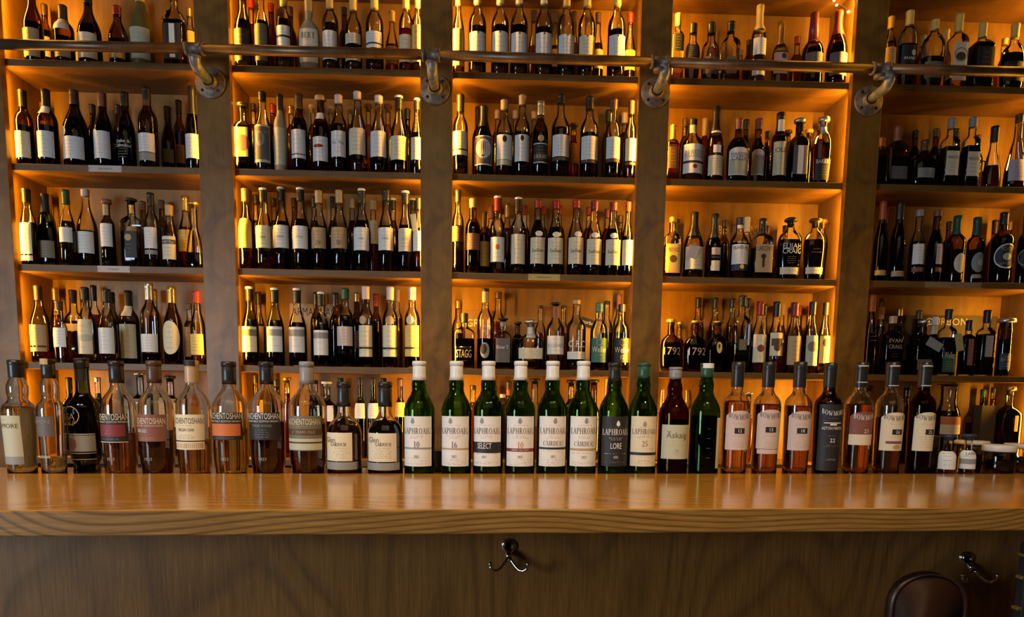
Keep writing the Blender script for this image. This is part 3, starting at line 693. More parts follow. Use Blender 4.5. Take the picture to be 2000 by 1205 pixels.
# ------------------------------------------------------------------ bottle tables
CROP = {'A': (0, 0, 3.544), 'B': (430, 0, 3.544), 'C': (850, 0, 3.442), 'D': (1270, 0, 3.347), 'E': (1640, 0, 3.172), 'F': (0, 350, 3.258), 'G': (430, 350, 3.171),
        'H': (850, 350, 3.171), 'I': (1270, 360, 3.089), 'J': (1640, 370, 3.011), 'K': (0, 680, 4.545), 'L': (400, 680, 4.545), 'M': (780, 680, 4.545), 'N': (1160, 680, 4.545), 'O': (1560, 680, 4.545)}
ORD = 'first second third fourth fifth sixth seventh eighth ninth tenth eleventh twelfth thirteenth fourteenth fifteenth sixteenth seventeenth eighteenth nineteenth twentieth'.split()
ORD += ['twenty-' + o for o in ORD[:9]]
BAYN = ['leftmost', 'second', 'middle', 'fourth', 'rightmost']; SHN = ['top', 'second', 'third', 'fourth', 'bottom']
CN = {'k': 'black', 'n': 'brown', 'w': 'white', 'c': 'cream', 'y': 'yellow', 'g': 'green', 'r': 'red', 's': 'silver', 'o': 'gold', 't': 'tan', 'm': 'maroon', 'x': 'grey', 'u': 'black',
      'p': 'pale', 'e': 'olive', 'l': 'lilac', 'v': 'green', 'z': 'orange', 'b': 'brown', 'j': 'olive', 'i': 'dark'}
GN = {'c': 'clear', 'g': 'green', 'b': 'brown', 'k': 'dark', 'o': 'olive', 'f': 'frosted', 'p': 'pink', 'q': 'dark green'}
INK = {'w': 'x', 'c': 'j', 't': 'n', 'o': 'n', 'y': 'n', 'k': 'x', 'x': 'k', 'n': 't', 'p': 'b', 'e': 'j', 'l': 'i', 'v': 'e', 'i': 'x', 'j': 't', 'b': 't', 'm': 't', 'u': 'w', 'g': 'e', 'z': 'n', 'r': 'w', 's': 'k'}

def spec(line):
    q = line.split(); d = dict(zip('cx w top dep shape gl liq lvl cap cc capz lt lb lc'.split(), q[:14])); d['ex'] = q[14:]
    for k in ('cx', 'w', 'top'): d[k] = float(d[k])
    return d
def build(d, cr, Z, Yf, hi=False, label='', group='', rz=0.0, lim=None, scale_w=1.0):
    ox, oy, s = CROP[cr]; U = lambda c: ox + c / s; Vv = lambda c: oy + c / s
    u = U(d['cx']); shape = d['shape']; dr = d.get('dr') or SHAPES[shape][1]; Y = Yf(0, .04 * dr)
    for _ in range(3):
        X = x_at(u, Y, Z + .1); dep = proj(X, Y, Z + .1)[2]
        k = dep / F; hw = d['w'] / s / 2 * k / math.sqrt(1 + ((u - CX) / F) ** 2 * dr ** 2) * scale_w
        Y = Yf(X, hw * dr)
    if lim:
        l, r2 = max(X - hw, lim[0]), min(X + hw, lim[1])
        if r2 - l < .05:
            if l - lim[0] < lim[1] - r2: l = max(l, lim[0]) if r2 - .05 < lim[0] else r2 - .05; r2 = l + .05
            else: l = r2 - .05
        X = (l + r2) / 2; hw = (r2 - l) / 2
    H = z_at(Vv(d['top']), X, Y) - Z
    if lim: H = min(H, .356)
    zc = lambda c: z_at(Vv(float(c)), X, Y) - Z; zf = lambda c: z_at(Vv(float(c)), X, Y - hw * dr * .9) - Z
    lvl = 0 if d['lvl'] == '-' else zf(d['lvl'])
    labs, prints = [], []; lc = d['lc']; ex = d['ex']; opt = {}
    for e in ex:
        f = e.split(':'); opt.setdefault(f[0], []).append(f[1:])
    kk = float(opt.get('hw', [[1]])[0][0]); dx = float(opt.get('dx', [[0]])[0][0]) / s * k
    nl = int(opt.get('L', [[5]])[0][0])
    d['yy'] = Y; hb = hw * (.84 if SHAPES[shape][2] > 3 else 1.1) * kk
    if d['lt'] != '-' and lc != '-':
        z1, z0 = zf(d['lt']), max(.004, zf(d['lb']))
        kind = 'oval' if 'O' in opt else 'arch' if 'R' in opt else 'label'
        labs.append((kind, z0, z1, hb, lc, dx))
        if nl:
            ink = INK.get(lc, 'k'); h = (z1 - z0); w2 = hb * (1.1 if kind != 'oval' else .8)
            prints.append(('lines', z0 + h * .12, z0 + h * .88, w2, nl, .0011, ink))
    for e in opt.get('s', []) + opt.get('o', []):
        labs.append(('over', zf(e[1]), zf(e[0]), hb * (float(e[3]) if len(e) > 3 else 1), e[2], dx))
    for e in opt.get('n', []):
        z1, z0 = zc(e[0]), zc(e[1]); labs.append(('neck', z0, z1, None, e[2]))
    for e in opt.get('d', []):   # medallion d:cx:cy:w:col
        prints.append(('disc', (float(e[0]) - d['cx']) / s * k, zf(e[1]), float(e[2]) / s * k, float(e[2]) / s * k * (float(e[4]) if len(e) > 4 else 1), e[3]))
    for e in opt.get('q', []):
        prints.append(('ring', (float(e[0]) - d['cx']) / s * k, zf(e[1]), float(e[2]) / s * k, float(e[2]) / s * k, e[3]))
    for e in opt.get('b', []): prints.append(('bar', dx + (float(e[4]) / s * k if len(e) > 4 else 0), zf(e[0]), (float(e[3]) / s * k if len(e) > 3 else hb * 1.98), float(e[1]) / s * k, e[2]))
    for nm in 'TU':              # T:text:y:h:col[:wmaxpx[:dx[:arch]]]
        for e in opt.get(nm, []):
            wm = float(e[4]) / s * k if len(e) > 4 and e[4] else hb * 1.7
            px = (float(e[5]) / s * k if len(e) > 5 and e[5] else 0)
            prints.append(('txt' if nm == 'T' else 'ser', e[0].replace('_', ' '), dx + px, zf(e[1]), float(e[2]) / s * k, e[3], 1.0 if nm == 'T' else .9, wm, float(e[6]) if len(e) > 6 else 0.0))
    for e in opt.get('M', []):   # fine lines M:top:bot:n:col[:wfrac]
        prints.append(('lines', zf(e[1]), zf(e[0]), hb * (float(e[4]) if len(e) > 4 else 1.0), int(e[2]), .0009 if not hi else .0007, e[3]))
    capz = H * .85 if d['capz'] == '-' else zc(d['capz'])
    cap = None if d['cap'] == '-' else d['cap']
    liq = d['liq']
    r, b = bottle(X, Y, Z + .0004, H, hw, shape, d['gl'], liq, lvl, cap, d['cc'], capz, labs, prints, rz, hi, d['top'], d.get('dr'))
    tag(r, label, 'bottle', group)
    if 'tag' in opt:             # hanging paper tag tag:cx:cy:w:h:rot:col
        for e in opt['tag']:
            a = [float(t) for t in e[:5]]; x = (a[0] - d['cx']) / s * k; z = zf(a[1]); w2, h2 = a[2] / s * k / 2, a[3] / s * k / 2; t = math.radians(a[4])
            yy = -hw * dr - .006
            pts = [(x + px * w2 * math.cos(t) - pz * h2 * math.sin(t), z + px * w2 * math.sin(t) + pz * h2 * math.cos(t)) for px, pz in ((-1, -1), (1, -1), (1, 1), (-1, 1))]
            VV = [(p, yy, q) for p, q in pts] + [(p, yy + .0008, q) for p, q in pts]
            g = obj('hang_tag', VV, [(0, 1, 2, 3), (7, 6, 5, 4), (0, 4, 5, 1), (1, 5, 6, 2), (2, 6, 7, 3), (3, 7, 4, 0)], paper(e[5]), r, False)
            g['label'] = 'small paper tag hung from the neck'
    return r, X, Y, hw, H
def look(d):
    for e in d['ex']:
        if e.startswith('p:'): return e[2:].replace('_', ' ')
    c = (CN[d['cc'][-1]] + '-capped ') if d['cap'] != '-' else 'open-topped '
    if d['cc'][0] == '2': c = 'white-topped '
    sp = {'d': 'dark spirit', 'n': 'dark spirit', 'a': 'amber spirit', 'h': 'golden spirit', 'p': 'pale spirit', 'r': 'reddish spirit'}.get(d['liq'])
    s = c + ('bottle of ' + sp if d['gl'] == 'c' and sp else GN[d['gl']] + ' bottle')
    return s + (', ' + CN[d['lc']] + ' label' if d['lc'] in CN else '')
CELLS = '''
@0 0 A
235 150 -110 0 slope b d 140 s k -20 190 388 t
330 90 30 2 std b d 200 s n 110 250 390 t
445 150 40 0 std b d 240 s n 140 300 392 t n:145:225:c
622 175 -20 0 slope k d 150 s k 30 222 400 c
820 150 45 0 slope b d 260 s r 110 305 400 t
985 190 -90 0 slope o d 120 s y 20 185 405 e
1215 150 -60 0 square c d 130 s y -10 160 410 k hw:1 o:165:400:w:.32
1012 50 5 2 std k n 150 s k 110 - - -
1325 85 60 1 std c a 200 s o 120 210 400 t
@0 1 A
175 148 625 0 std b d 860 s k 745 905 1090 c
335 165 620 0 std b d 860 s k 740 905 1088 w n:745:800:w
530 190 625 0 slope k n 800 s n 730 942 1098 w d:465:905:75:p
722 145 645 0 slope k n 830 s b 745 905 1095 w d:680:925:62:w
875 135 640 0 slope k n 860 s k 740 - - - T:Stoke_&:975:22:w T:Calvados:1005:22:w M:1020:1095:4:w:1 p:dark_bottle_with_white_script
1030 140 605 0 std b d 880 s k 700 920 1050 w s:1055:1110:x n:700:740:n
1170 105 740 1 slope k n 880 s k 830 1030 1125 j
1250 90 695 2 std b d 900 s k 790 1000 1130 t
1340 110 600 0 slope k n 900 s k 800 925 1095 w
300 60 710 2 std c a 850 s o 790 830 950 o
668 70 725 2 std k n 860 s k 790 - - -
850 55 728 2 std b a 860 s k 790 - - -
@0 2 F
180 150 62 0 slope c d 270 s k 150 275 475 c s:485:518:c dx:-12 hw:.8
300 155 92 0 slope q n 260 s k 215 390 500 j
435 115 68 0 slope c d 262 s g 160 305 400 w
560 150 66 0 slope c d 322 s p 110 332 470 w p:clear_tapered_bottle_with_white_square_label
690 98 130 0 std b d 280 k b 235 280 428 w n:165:235:t
845 135 125 0 square c d 330 k k 160 332 500 k hw:.72 dx:10 d:840:370:42:t p:square_clear_flask_with_dark_bird_label
970 103 88 0 std c d 440 s k 175 305 440 w s:450:478:x
1085 105 165 0 slope c d 505 s t 235 362 510 c b:398:26:k T:MARTELL:398:14:w
1238 112 150 0 cone c n 465 k o 185 - - - p:curved_clear_decanter_with_a_little_dark_spirit
290 60 95 2 std c a 300 s o 170 - - -
1190 105 108 1 slope c a 300 s o 205 320 460 o
1050 60 135 2 std b a 300 s n 190 - - -
930 70 142 2 std b d 300 s n 200 - - -
868 55 160 2 std c a 300 s o 220 300 400 t
@0 3 F
262 150 678 0 slope c a 1085 s n 770 925 1058 t s:1070:1096:t
388 100 775 0 round c a 1000 s n 835 945 1068 w p:short_round_amber_bottle_with_white_label
480 140 705 2 round c a 900 s n 790 920 965 t
556 122 688 0 slope c p 1110 s k 770 890 1112 c d:570:1010:90:e:.5
692 126 700 0 slope c h 1105 s k 785 945 1110 w
830 130 710 1 std b d 905 s k 810 922 1140 e n:800:875:c
962 128 660 0 std c d 1110 s s 770 985 1100 w hw:1.05
1105 128 685 0 slope b d 900 s o 790 900 1115 c O: p:dark_bottle_with_tall_oval_cream_label
1262 100 712 0 slope c h 1100 s r 790 985 1118 y
612 85 675 2 std c a 860 s k 775 - - -
360 70 690 2 slope c a 860 s o 770 - - -
728 80 720 2 std b a 900 s k 790 - - -
1003 60 700 2 std c a 860 s o 780 - - -
1212 80 790 2 std c a 900 s n 830 940 1130 t
@1 0 B
160 128 -80 0 slope c d 120 s k -10 195 420 k
290 105 -80 0 slope c d 130 s k -10 160 420 j
445 108 -70 0 std c d 120 s y 45 175 320 w b:250:14:k
618 145 5 0 round f h 190 s t 85 195 430 c U:BERT:245:38:k p:round_wicker-toned_bottle_with_cream_label
765 113 -70 0 std c d 150 s y 65 210 410 w
925 118 -10 0 std c d 290 s y 78 228 300 c s:392:418:c
1070 122 -70 0 std c d 300 s y 68 215 330 w b:300:10:k
1190 90 80 1 slope c a 300 s y 150 318 440 o
1288 108 -60 0 std c a 190 s y 65 238 430 c
1378 70 -40 0 std c a 200 s y 60 170 430 o
505 60 50 2 std b d 150 s n 120 - - -
365 80 25 2 slope b a 150 s r 90 - - -
215 70 0 2 slope c a 150 s r 60 - - -
875 60 55 2 std b d 200 s k 110 - - -
@1 1 B
155 125 718 0 square c d 862 k k 760 880 1085 o d:165:990:90:b:1.2 p:square_bottle_with_wide_black_stopper
300 138 637 0 slope c n 1105 s k 700 860 1125 e o:875:1105:i:.85 d:295:960:60:x:1.6
420 98 655 0 std f p 1130 s k 770 882 1140 e p:frosted_pale_bottle_with_black_capsule
550 112 655 0 std b d 810 s n 760 895 1095 w b:1068:7:n
700 122 668 0 std b d 840 k t 740 945 1115 w d:690:1010:75:r:.3 n:790:838:w
825 118 655 0 std c d 850 w p 720 905 1085 w T:Gt._Ny:985:22:x
955 128 632 0 slope c h 1068 w p 690 885 1070 c
1100 122 660 0 slope c d 1083 w p 715 905 1085 w
1238 122 672 0 slope c d 1105 s 2k 760 940 1105 c
1362 86 690 0 slope c d 910 s 2k 765 950 1105 c
230 70 718 2 std c a 850 s k 765 - - -
385 60 718 2 std b a 850 w r 790 - - -
515 50 735 2 std c a 850 s o 790 - - -
650 80 730 2 std c a 850 k t 780 - - -
775 80 738 2 std c a 850 k t 780 - - -
905 80 740 2 std c a 850 k t 785 - - -
1030 80 725 2 std c h 850 k n 770 - - -
1165 80 728 2 std c h 850 k n 775 - - -
1298 80 752 2 std b d 850 w k 830 - - -
@1 2 G
160 113 60 0 slope c a 420 s o 140 238 425 o R: L:3 p:gold-capped_amber_bottle_with_arched_orange_label
275 113 62 0 slope c a 445 s 2k 140 285 425 c T:1989:360:16:j
385 112 57 0 slope c d 255 s 2k 135 283 425 w T:2000:355:16:x
503 115 60 0 slope c d 240 s 2k 135 288 430 w T:1992:358:16:x
617 107 73 0 slope c d 285 s t 150 298 428 t U:20:392:30:n p:cork-capped_bottle_marked_20_on_tan_label
742 110 70 0 slope c d 290 s t 150 296 428 t U:30:392:30:n p:cork-capped_bottle_marked_30_on_tan_label
880 107 67 0 slope c d 250 s 2k 150 297 440 w T:1983:368:14:x
1030 103 65 0 slope c d 285 s k 135 298 440 w T:1962:367:16:x
1148 92 80 0 slope c d 280 s 2k 150 303 447 c T:1977:372:16:x tag:1207:270:34:100:8:e
1238 60 120 0 slope c a 300 s k 190 320 445 w
220 75 100 2 slope c a 250 s k 155 - - -
343 70 118 2 slope c a 250 s k 170 - - -
465 75 118 2 slope b d 250 s n 175 - - -
590 70 110 2 slope c d 250 s k 175 - - -
705 70 110 2 slope c d 250 s k 175 - - -
822 70 122 2 slope c d 250 s t 180 - - -
950 80 130 2 slope c h 400 s t 190 250 400 e
1073 75 125 2 slope c d 250 s 2k 190 - - -
1195 75 125 2 slope c a 250 s 2k 190 - - -
@1 3 G
185 118 672 0 slope c d 868 s 2k 755 912 1070 c b:950:40:j L:3
345 112 680 0 slope c d 870 s 2k 765 912 1070 w b:950:40:x L:3
482 112 682 0 slope c d 885 s 2k 765 915 1073 w b:952:40:x L:3
630 103 705 0 slope c d 892 s 2k 785 935 1090 w b:968:36:x L:3
778 108 675 0 std c n 840 w g 745 912 1032 p
905 92 665 0 std c d 900 s p 745 905 1100 c d:890:872:50:t b:1045:12:k
1055 98 668 0 std c d 905 s p 750 905 1100 c d:1058:875:54:t b:1048:12:k
1190 96 670 0 std c d 905 s p 750 905 1098 y d:1180:872:52:c b:1046:12:k
240 75 698 2 slope c a 895 s k 775 910 1075 o
600 78 700 2 std b d 850 s k 780 - - -
718 80 705 2 std b d 840 s k 785 - - -
850 80 705 2 std b d 860 s o 760 940 1050 n
968 70 710 2 std b d 870 s r 790 - - -
1098 70 685 2 std c d 860 s t 760 - - -
@2 0 C
155 85 -60 0 slope c h 380 s y 40 190 440 o
283 118 -75 0 std c d 165 s c 30 212 410 w d:290:218:12:n
435 118 -75 0 std c d 160 s c 35 210 412 w d:435:217:12:n
562 118 -75 0 std c d 160 s c 35 218 415 w d:565:225:12:n
727 118 -75 0 std c d 175 s c 35 220 420 w d:730:228:12:n
878 115 -70 0 std c d 405 s y 50 232 400 w d:885:238:12:n
1015 115 -70 0 std c d 410 s y 50 238 405 c d:1015:243:12:n
1215 120 -60 0 std c d 190 s y 40 235 412 w d:1218:243:12:n
1325 98 90 1 slope c a 350 s r 158 335 470 o
668 60 75 2 slope c a 300 s n 150 - - -
805 70 80 2 slope c d 300 s n 155 330 450 t
935 60 80 2 slope c a 280 s n 155 - - -
1088 80 88 2 slope c d 280 s n 155 330 460 t
@2 1 C
168 103 637 0 std c d 1040 s k 755 880 1040 c b:1005:10:k p:black-capped_bottle_with_banded_cream_label
325 130 710 0 slope k n 850 w k 860 910 1110 w o:918:1102:i:.94 d:325:1000:95:w:1.35 d:325:1000:78:p:1.35 d:322:1052:22:k q:325:1000:112:w L:0 p:black_bottle_with_ornate_white_scrollwork_label
463 113 675 0 std c d 890 s t 740 905 1072 w d:465:935:30:k:1.4 s:1075:1110:e
582 108 643 0 std c d 880 s t 710 905 1085 w d:582:930:24:k:1.5
705 103 683 0 std b n 880 s s 780 960 1100 k U:LAURADE:1052:24:c n:790:800:n d:706:930:42:t b:966:5:w b:1092:5:w p:dark_bottle_with_black_label_and_gold_seal
840 123 637 0 std c d 850 w k 700 905 1052 w s:1058:1080:n
1032 123 650 0 std c d 885 w k 740 915 1073 w s:1078:1096:n
1190 103 665 0 std c d 1060 w n 740 920 1066 w s:1070:1090:n
1315 90 675 0 std c h 1090 w n 770 930 1082 c s:1092:1110:n
290 70 720 2 std k n 850 s k 850 - - -
425 60 740 2 std c a 880 s t 800 - - -
545 60 745 2 std c a 880 s t 800 - - -
665 70 750 2 std c a 880 s t 800 - - -
925 85 835 2 std c a 900 k k 870 960 1100 b
1163 60 740 2 std b d 880 w k 820 - - -
1296 60 755 2 std c a 880 w t 830 - - -
@2 2 H
140 74 65 0 std c d 285 s k 145 290 385 n
233 95 122 0 std b d 262 s t 180 335 437 b
385 94 112 0 std c h 555 s 2r 200 358 512 w d:385:420:26:z:1.3
512 93 120 0 std c d 525 s 2k 205 340 525 c
632 98 130 0 slope c n 245 s r 180 360 523 c d:640:336:50:w:.65 T:Sellier:440:22:k
742 105 137 0 slope c n 290 s r 185 362 525 c d:745:343:50:w:.65 T:Sellier:443:22:k
868 103 132 0 slope c d 500 s r 180 360 525 c d:880:340:50:w:.65 T:Sellier:443:22:k
980 103 135 0 slope c d 520 s m 190 370 530 c d:982:347:50:w:.65 T:Sellier:448:22:k
1097 104 143 0 slope c n 302 s m 195 373 533 c d:1097:350:50:w:.65 T:Sellier:450:22:k
1198 84 143 0 slope c n 350 s r 200 376 533 c
312 50 200 1 std b d 330 s n 300 385 540 o
343 75 163 2 std c a 300 s b 245 - - -
443 75 150 2 std c a 300 s o 240 - - -
555 60 165 2 std c a 300 s r 220 - - -
665 60 170 2 std c d 300 s r 220 - - -
770 60 165 2 std c d 300 s r 220 - - -
955 50 175 2 std c a 300 s r 225 - - -
1070 50 185 2 std c a 300 s m 240 - - -
1150 50 225 2 std c a 300 s n 270 - - -
@2 3 H
180 128 830 0 square c d 985 s k 890 - - - T:STAGG:1080:48:t M:1105:1130:2:t:.9 tk:1 p:square_dark_bourbon_bottle_with_antler_drawing
308 98 677 0 std c n 985 s k 695 - - - n:698:765:t T:R:940:70:x:40 d:308:1060:60:x:1.6 d:300:1052:42:k:1.5 M:1115:1135:2:x:.8 p:tall_etched_black_bottle_with_silver_bird
418 105 862 0 square c n 985 k k 885 985 1135 i T:Elmer_T.:1040:20:w M:1070:1110:3:x n:885:912:t L:0
590 165 870 0 round c d 1120 b s 915 1045 1112 c n:918:985:w p:round_bottle_topped_with_a_silver_horse_stopper
742 113 765 0 std c h 1130 k k 790 970 1085 w T:KOSHER:1030:22:x n:790:860:b
870 122 750 0 std c d 1112 s t 775 1068 1115 w T:O.F.C:1020:40:w L:2
1010 105 768 0 std c d 985 s v 822 985 1135 v T:Weller:1055:34:c q:1010:1010:36:e L:2
1150 108 775 0 std c d 990 s k 822 985 1135 k T:Weller:1057:34:c T:12:1103:22:c q:1150:1012:36:t L:0
510 70 885 1 square b d 960 k k 912 - - -
648 72 783 2 std c a 950 s k 800 - - -
790 72 783 2 std c a 950 s k 800 - - -
1057 80 755 2 std c a 950 s k 775 - - -
1172 84 712 2 std c a 950 s b 810 - - -
387 90 697 2 std c a 880 s n 740 - - -
130 56 750 2 std c h 950 s o 800 - - -
@3 0 D
175 82 90 0 square c h 380 s y 170 218 335 k
275 105 158 0 round c d 400 s k 222 290 378 k
392 125 150 0 round c d 400 s k 225 370 482 i
520 118 145 0 square c a 450 s k 215 370 482 j hw:.7
703 100 35 0 std c d 355 s y 205 245 355 w s:392:490:w
845 108 145 1 round c a 330 s o 300 340 480 p d:860:365:34:n
1058 150 88 0 squat b n 298 t m 272 340 470 i n:275:282:b p:squat_dark_bottle_under_a_long_red-brown_wax_cap
1215 148 72 0 slope b d 270 s m 240 340 490 i
955 70 240 2 std c a 350 s r 290 - - -
650 60 265 2 std k n 350 s k 300 - - -
412 50 170 2 std c a 300 s n 200 - - -
597 50 330 2 square c h 420 s s 370 - - -
@3 1 D
148 73 818 0 square c a 925 s o 915 960 1100 n
270 146 782 0 std c a 935 s k 820 940 1132 w T:RUSSELL:1005:44:x n:825:880:e s:1058:1066:k d:275:1088:30:r:.9 b:1055:9:k L:0 M:1025:1045:2:x p:cream-necked_bottle_with_large_white_label
420 112 700 0 slope c h 880 s k 862 1015 1145 c n:865:880:w o:948:998:w:.45 L:7
570 145 775 0 round b d 900 s b 850 962 1145 w R: o:1040:1140:e:.95 T:HARDIN:1008:22:k T:CREEK:1035:26:k n:780:850:c p:brown_flask_with_arched_white_and_green_label
697 95 778 1 round b d 900 s b 850 975 1145 w R: o:1045:1135:e:.95 T:CREEK:1030:28:k
838 108 738 0 std b d 880 s k 870 925 1145 e n:790:868:w T:OLD:980:30:n
963 118 780 0 square k n 940 k s 830 950 1140 i o:952:1138:w:.4 n:832:875:k p:square_black_bottle_with_white_side_label
1120 118 770 0 decanter c a 930 k s 830 1035 1175 k T:BAKER'S:1055:24:w n:835:885:w M:1080:1150:4:x L:0 p:amber_flask_with_black_label_and_silver_stopper
230 50 775 2 std c a 880 s n 830 - - -
355 60 775 2 std c a 880 s t 890 - - -
622 60 783 2 std b d 880 s k 850 - - -
765 60 860 2 std b d 920 s k 900 - - -
895 60 855 2 square b d 920 k k 890 - - -
1033 60 850 2 std b d 920 k t 890 - - -
1165 45 790 2 std c a 900 s o 850 - - -
@3 2 I
130 102 200 0 square c a 360 s o 230 360 535 o T:PIKESVILLE:395:24:k d:130:450:44:n L:2 p:square_amber_bottle_with_gold_and_brown_label
258 128 168 0 slope c d 490 s k 320 375 512 c tag:237:412:62:70:-20:p p:long-capped_bottle_with_pink_paper_tag
382 108 180 0 slope b n 330 s k 330 382 425 p hw:.5 s:460:522:c:1.0 b:440:14:k
532 118 203 0 std c d 345 s u 250 362 482 w n:250:270:w T:BOTTLED:350:9:w T:HEAVEN_HILL:382:22:k L:0 M:400:470:5:x s:486:520:u d:537:497:26:y p:blue-capped_bottle_with_white_label_and_yellow_seal
670 128 208 0 square c d 380 s k 305 362 532 t T:LARCENY:388:26:k d:665:435:30:k b:475:52:k:14:-4 L:0 M:512:528:1:n n:230:240:w p:square_bottle_with_tan_keyhole_label
837 150 202 0 decanter c d 330 b k 258 500 542 c T:ELIJAH:372:30:w T:CRAIG:402:30:w M:430:480:4:t L:1 p:flask_with_white_lettering_and_round_black_stopper
985 132 205 0 decanter c d 330 b n 262 500 540 c M:380:420:2:t L:1
1078 104 210 1 decanter c d 350 b n 262 - - -
165 40 213 2 std k n 330 s k 330 - - -
445 58 220 2 std b d 350 s k 260 - - -
580 58 198 2 std c d 350 s c 290 - - -
705 50 250 2 std b d 350 s k 300 - - -
815 50 250 2 std b d 350 s k 290 - - -
@3 3 I
122 132 815 0 round b n 950 k o 850 - - - T:1792:1005:44:t n:850:895:k p:round_dark_bottle_marked_1792_beside_the_post
270 155 822 0 round b n 940 k o 855 - - - T:1792:1008:44:t n:860:900:m p:round_dark_bottle_marked_1792_with_maroon_band
402 150 825 0 round b n 930 k o 855 - - - n:858:905:t d:403:985:34:y:2.0 p:round_dark_bottle_with_gold_neck_band_and_tassel
542 105 672 0 square c n 970 s k 735 935 1000 j hw:.55
650 93 707 0 slope c a 1080 s r 790 905 1075 c d:650:990:44:m L:4
750 93 708 0 slope c a 1080 s k 800 895 1035 c d:750:985:44:n o:930:975:n:.8 L:2
858 98 713 0 slope c a 1075 s m 795 915 1090 t
965 88 708 0 slope c a 1095 s k 790 912 1095 e d:960:980:60:j L:3
1060 86 714 0 slope c h 1080 s k 790 915 1080 y d:1055:955:34:n:1.4 L:3
170 70 830 2 round c a 930 k o 870 - - -
278 78 683 2 std c a 850 s k 745 - - -
382 68 685 2 std c a 850 s k 745 - - -
485 68 690 2 std c a 850 s k 745 - - -
583 52 688 2 std c a 850 s k 745 - - -
685 50 725 2 slope c a 850 s k 790 - - -
790 50 725 2 slope c a 850 s t 790 - - -
893 50 730 2 slope c a 850 s m 790 - - -
1000 50 735 2 slope c a 850 s r 790 - - -
@4 0 E
313 62 105 0 std c h 250 s y 180 290 392 t
415 115 70 0 decanter c d 265 s y 160 278 392 k T:BRAND:360:16:w d:440:325:34:e
572 145 125 0 decanter c d 345 s y 190 380 480 j
720 118 90 0 square c h 480 s y 200 262 500 c q:720:340:80:n d:720:350:60:n:.8 L:2 p:square_bottle_with_framed_cream_label_and_yellow_cap
868 145 145 0 square c n 250 s y 235 290 480 k
1068 160 150 0 round c n 320 s y 235 380 500 k p:round_yellow-capped_bottle_of_dark_spirit
645 68 185 2 std c h 300 s y 250 - - -
1000 78 240 2 round c h 350 s y 280 - - -
515 42 220 2 std c h 300 s t 290 - - -
@4 1 E
345 140 785 0 square b n 970 s b 880 1030 1110 i
263 58 855 0 square b n 960 s b 910 - - -
520 160 870 0 round k n 990 s n 940 1040 1100 x hw:.7
675 108 735 0 square c n 905 s x 800 935 1087 c T:PINHOOK:975:18:n
805 103 730 0 square c n 900 s x 790 940 1092 c T:PINHOOK:985:18:n
945 125 783 0 cone c d 1020 s k 880 - - - p:black-capped_cone-shaped_brown_bottle
1088 150 710 0 cone c d 1045 s n 760 985 1120 l
888 60 1000 1 round c h 1060 - - - - - -
465 50 810 2 std b d 900 s k 860 - - -
590 50 800 2 std b d 900 s n 850 - - -
715 50 800 2 std c d 900 s k 850 - - -
848 60 840 2 std c d 920 k b 870 - - -
370 42 785 2 std b d 900 s k 850 - - -
@4 2 J
235 92 70 0 slope k n 200 s b 180 475 505 o
335 108 72 0 slope k n 200 s k 180 480 512 t
450 98 120 0 slope c d 300 s x 160 320 440 w s:458:485:b
555 103 125 0 slope b n 230 s b 160 320 440 p s:458:485:b dx:18 hw:.7
675 122 155 0 malt b d 350 s g 270 375 490 c O: dx:8 hw:.7 p:green-capped_bottle_with_round_cream_label
790 112 165 0 malt b d 350 s g 275 370 488 x O: hw:.8 s:500:522:t:.8 d:800:430:36:e p:green-capped_bottle_with_round_grey_label
945 150 136 0 malt b n 270 s k 210 318 465 k O: L:0 q:940:392:140:w T:MICHTER'S:352:22:x:88:-4:-8 T:WHISKEY:432:18:x:80:-4:8 d:940:395:46:e:.9 p:large_bottle_with_round_black_white-ringed_label
1078 80 150 0 malt b n 280 s k 215 340 470 k O: L:0 q:1078:400:100:x
900 60 180 2 std b d 300 s k 260 - - -
1002 44 190 2 std c a 300 s n 240 - - -
640 40 190 2 std b d 300 s n 240 - - -
258 48 105 2 slope b d 300 s r 200 - - -
@4 3 J
178 68 620 0 slope b n 760 s b 720 - - - M:830:900:3:x
300 118 745 0 square b n 870 s t 790 - - - T:EVAN:890:22:t T:CRAIG:925:22:t M:960:990:2:b s:1022:1060:y:.35 p:square_dark_bottle_with_small_yellow_sticker
480 110 770 0 square b n 880 k s 810 1000 1060 i tag:525:912:95:52:-28:x p:dark_bottle_wearing_a_tilted_white_tag
625 100 705 0 square c n 870 s k 765 980 1075 g T:Weller:975:36:e tag:670:900:45:100:12:t p:dark_green_bottle_wearing_a_tan_tag
748 90 770 0 square c n 850 s k 830 880 1035 b hw:.5
850 104 710 0 square c n 850 s k 785 860 985 x hw:.6
962 92 760 0 jar b n 880 k s 820 965 1060 u T:BAND:1000:20:x p:small_dark_jar-like_bottle_with_navy_label
230 68 640 2 slope c d 800 s n 660 690 760 t
345 50 700 2 std b d 800 s o 745 - - -
455 60 710 2 std b d 800 s n 765 - - -
555 55 750 2 std b d 800 s w 800 800 850 w
@0 4 K
648 95 258 1 square k n 400 s k 370 - - -
905 88 258 1 std c d 400 s s 300 - - -
1265 150 200 1 square c n 420 k s 260 450 700 j
1530 150 245 1 square c a 420 k k 300 450 700 t
@1 4 L
455 92 230 1 slope c a 470 s k 310 480 700 o
660 105 280 1 round b n 400 s k 340 - - -
750 110 260 1 round c a 400 k o 310 - - -
1000 80 285 2 std c d 450 s k 320 - - -
1090 165 295 1 square c n 420 k w 340 510 650 w dx:40 hw:.4
1225 80 265 2 std k n 450 s g 330 - - -
1385 108 265 1 std k n 450 s k 330 490 625 w
1500 108 265 1 std k n 450 s k 330 490 625 w
1600 85 265 2 std b n 450 s k 330 - - -
1740 98 265 1 std b d 450 w n 340 482 610 o
@2 4 M
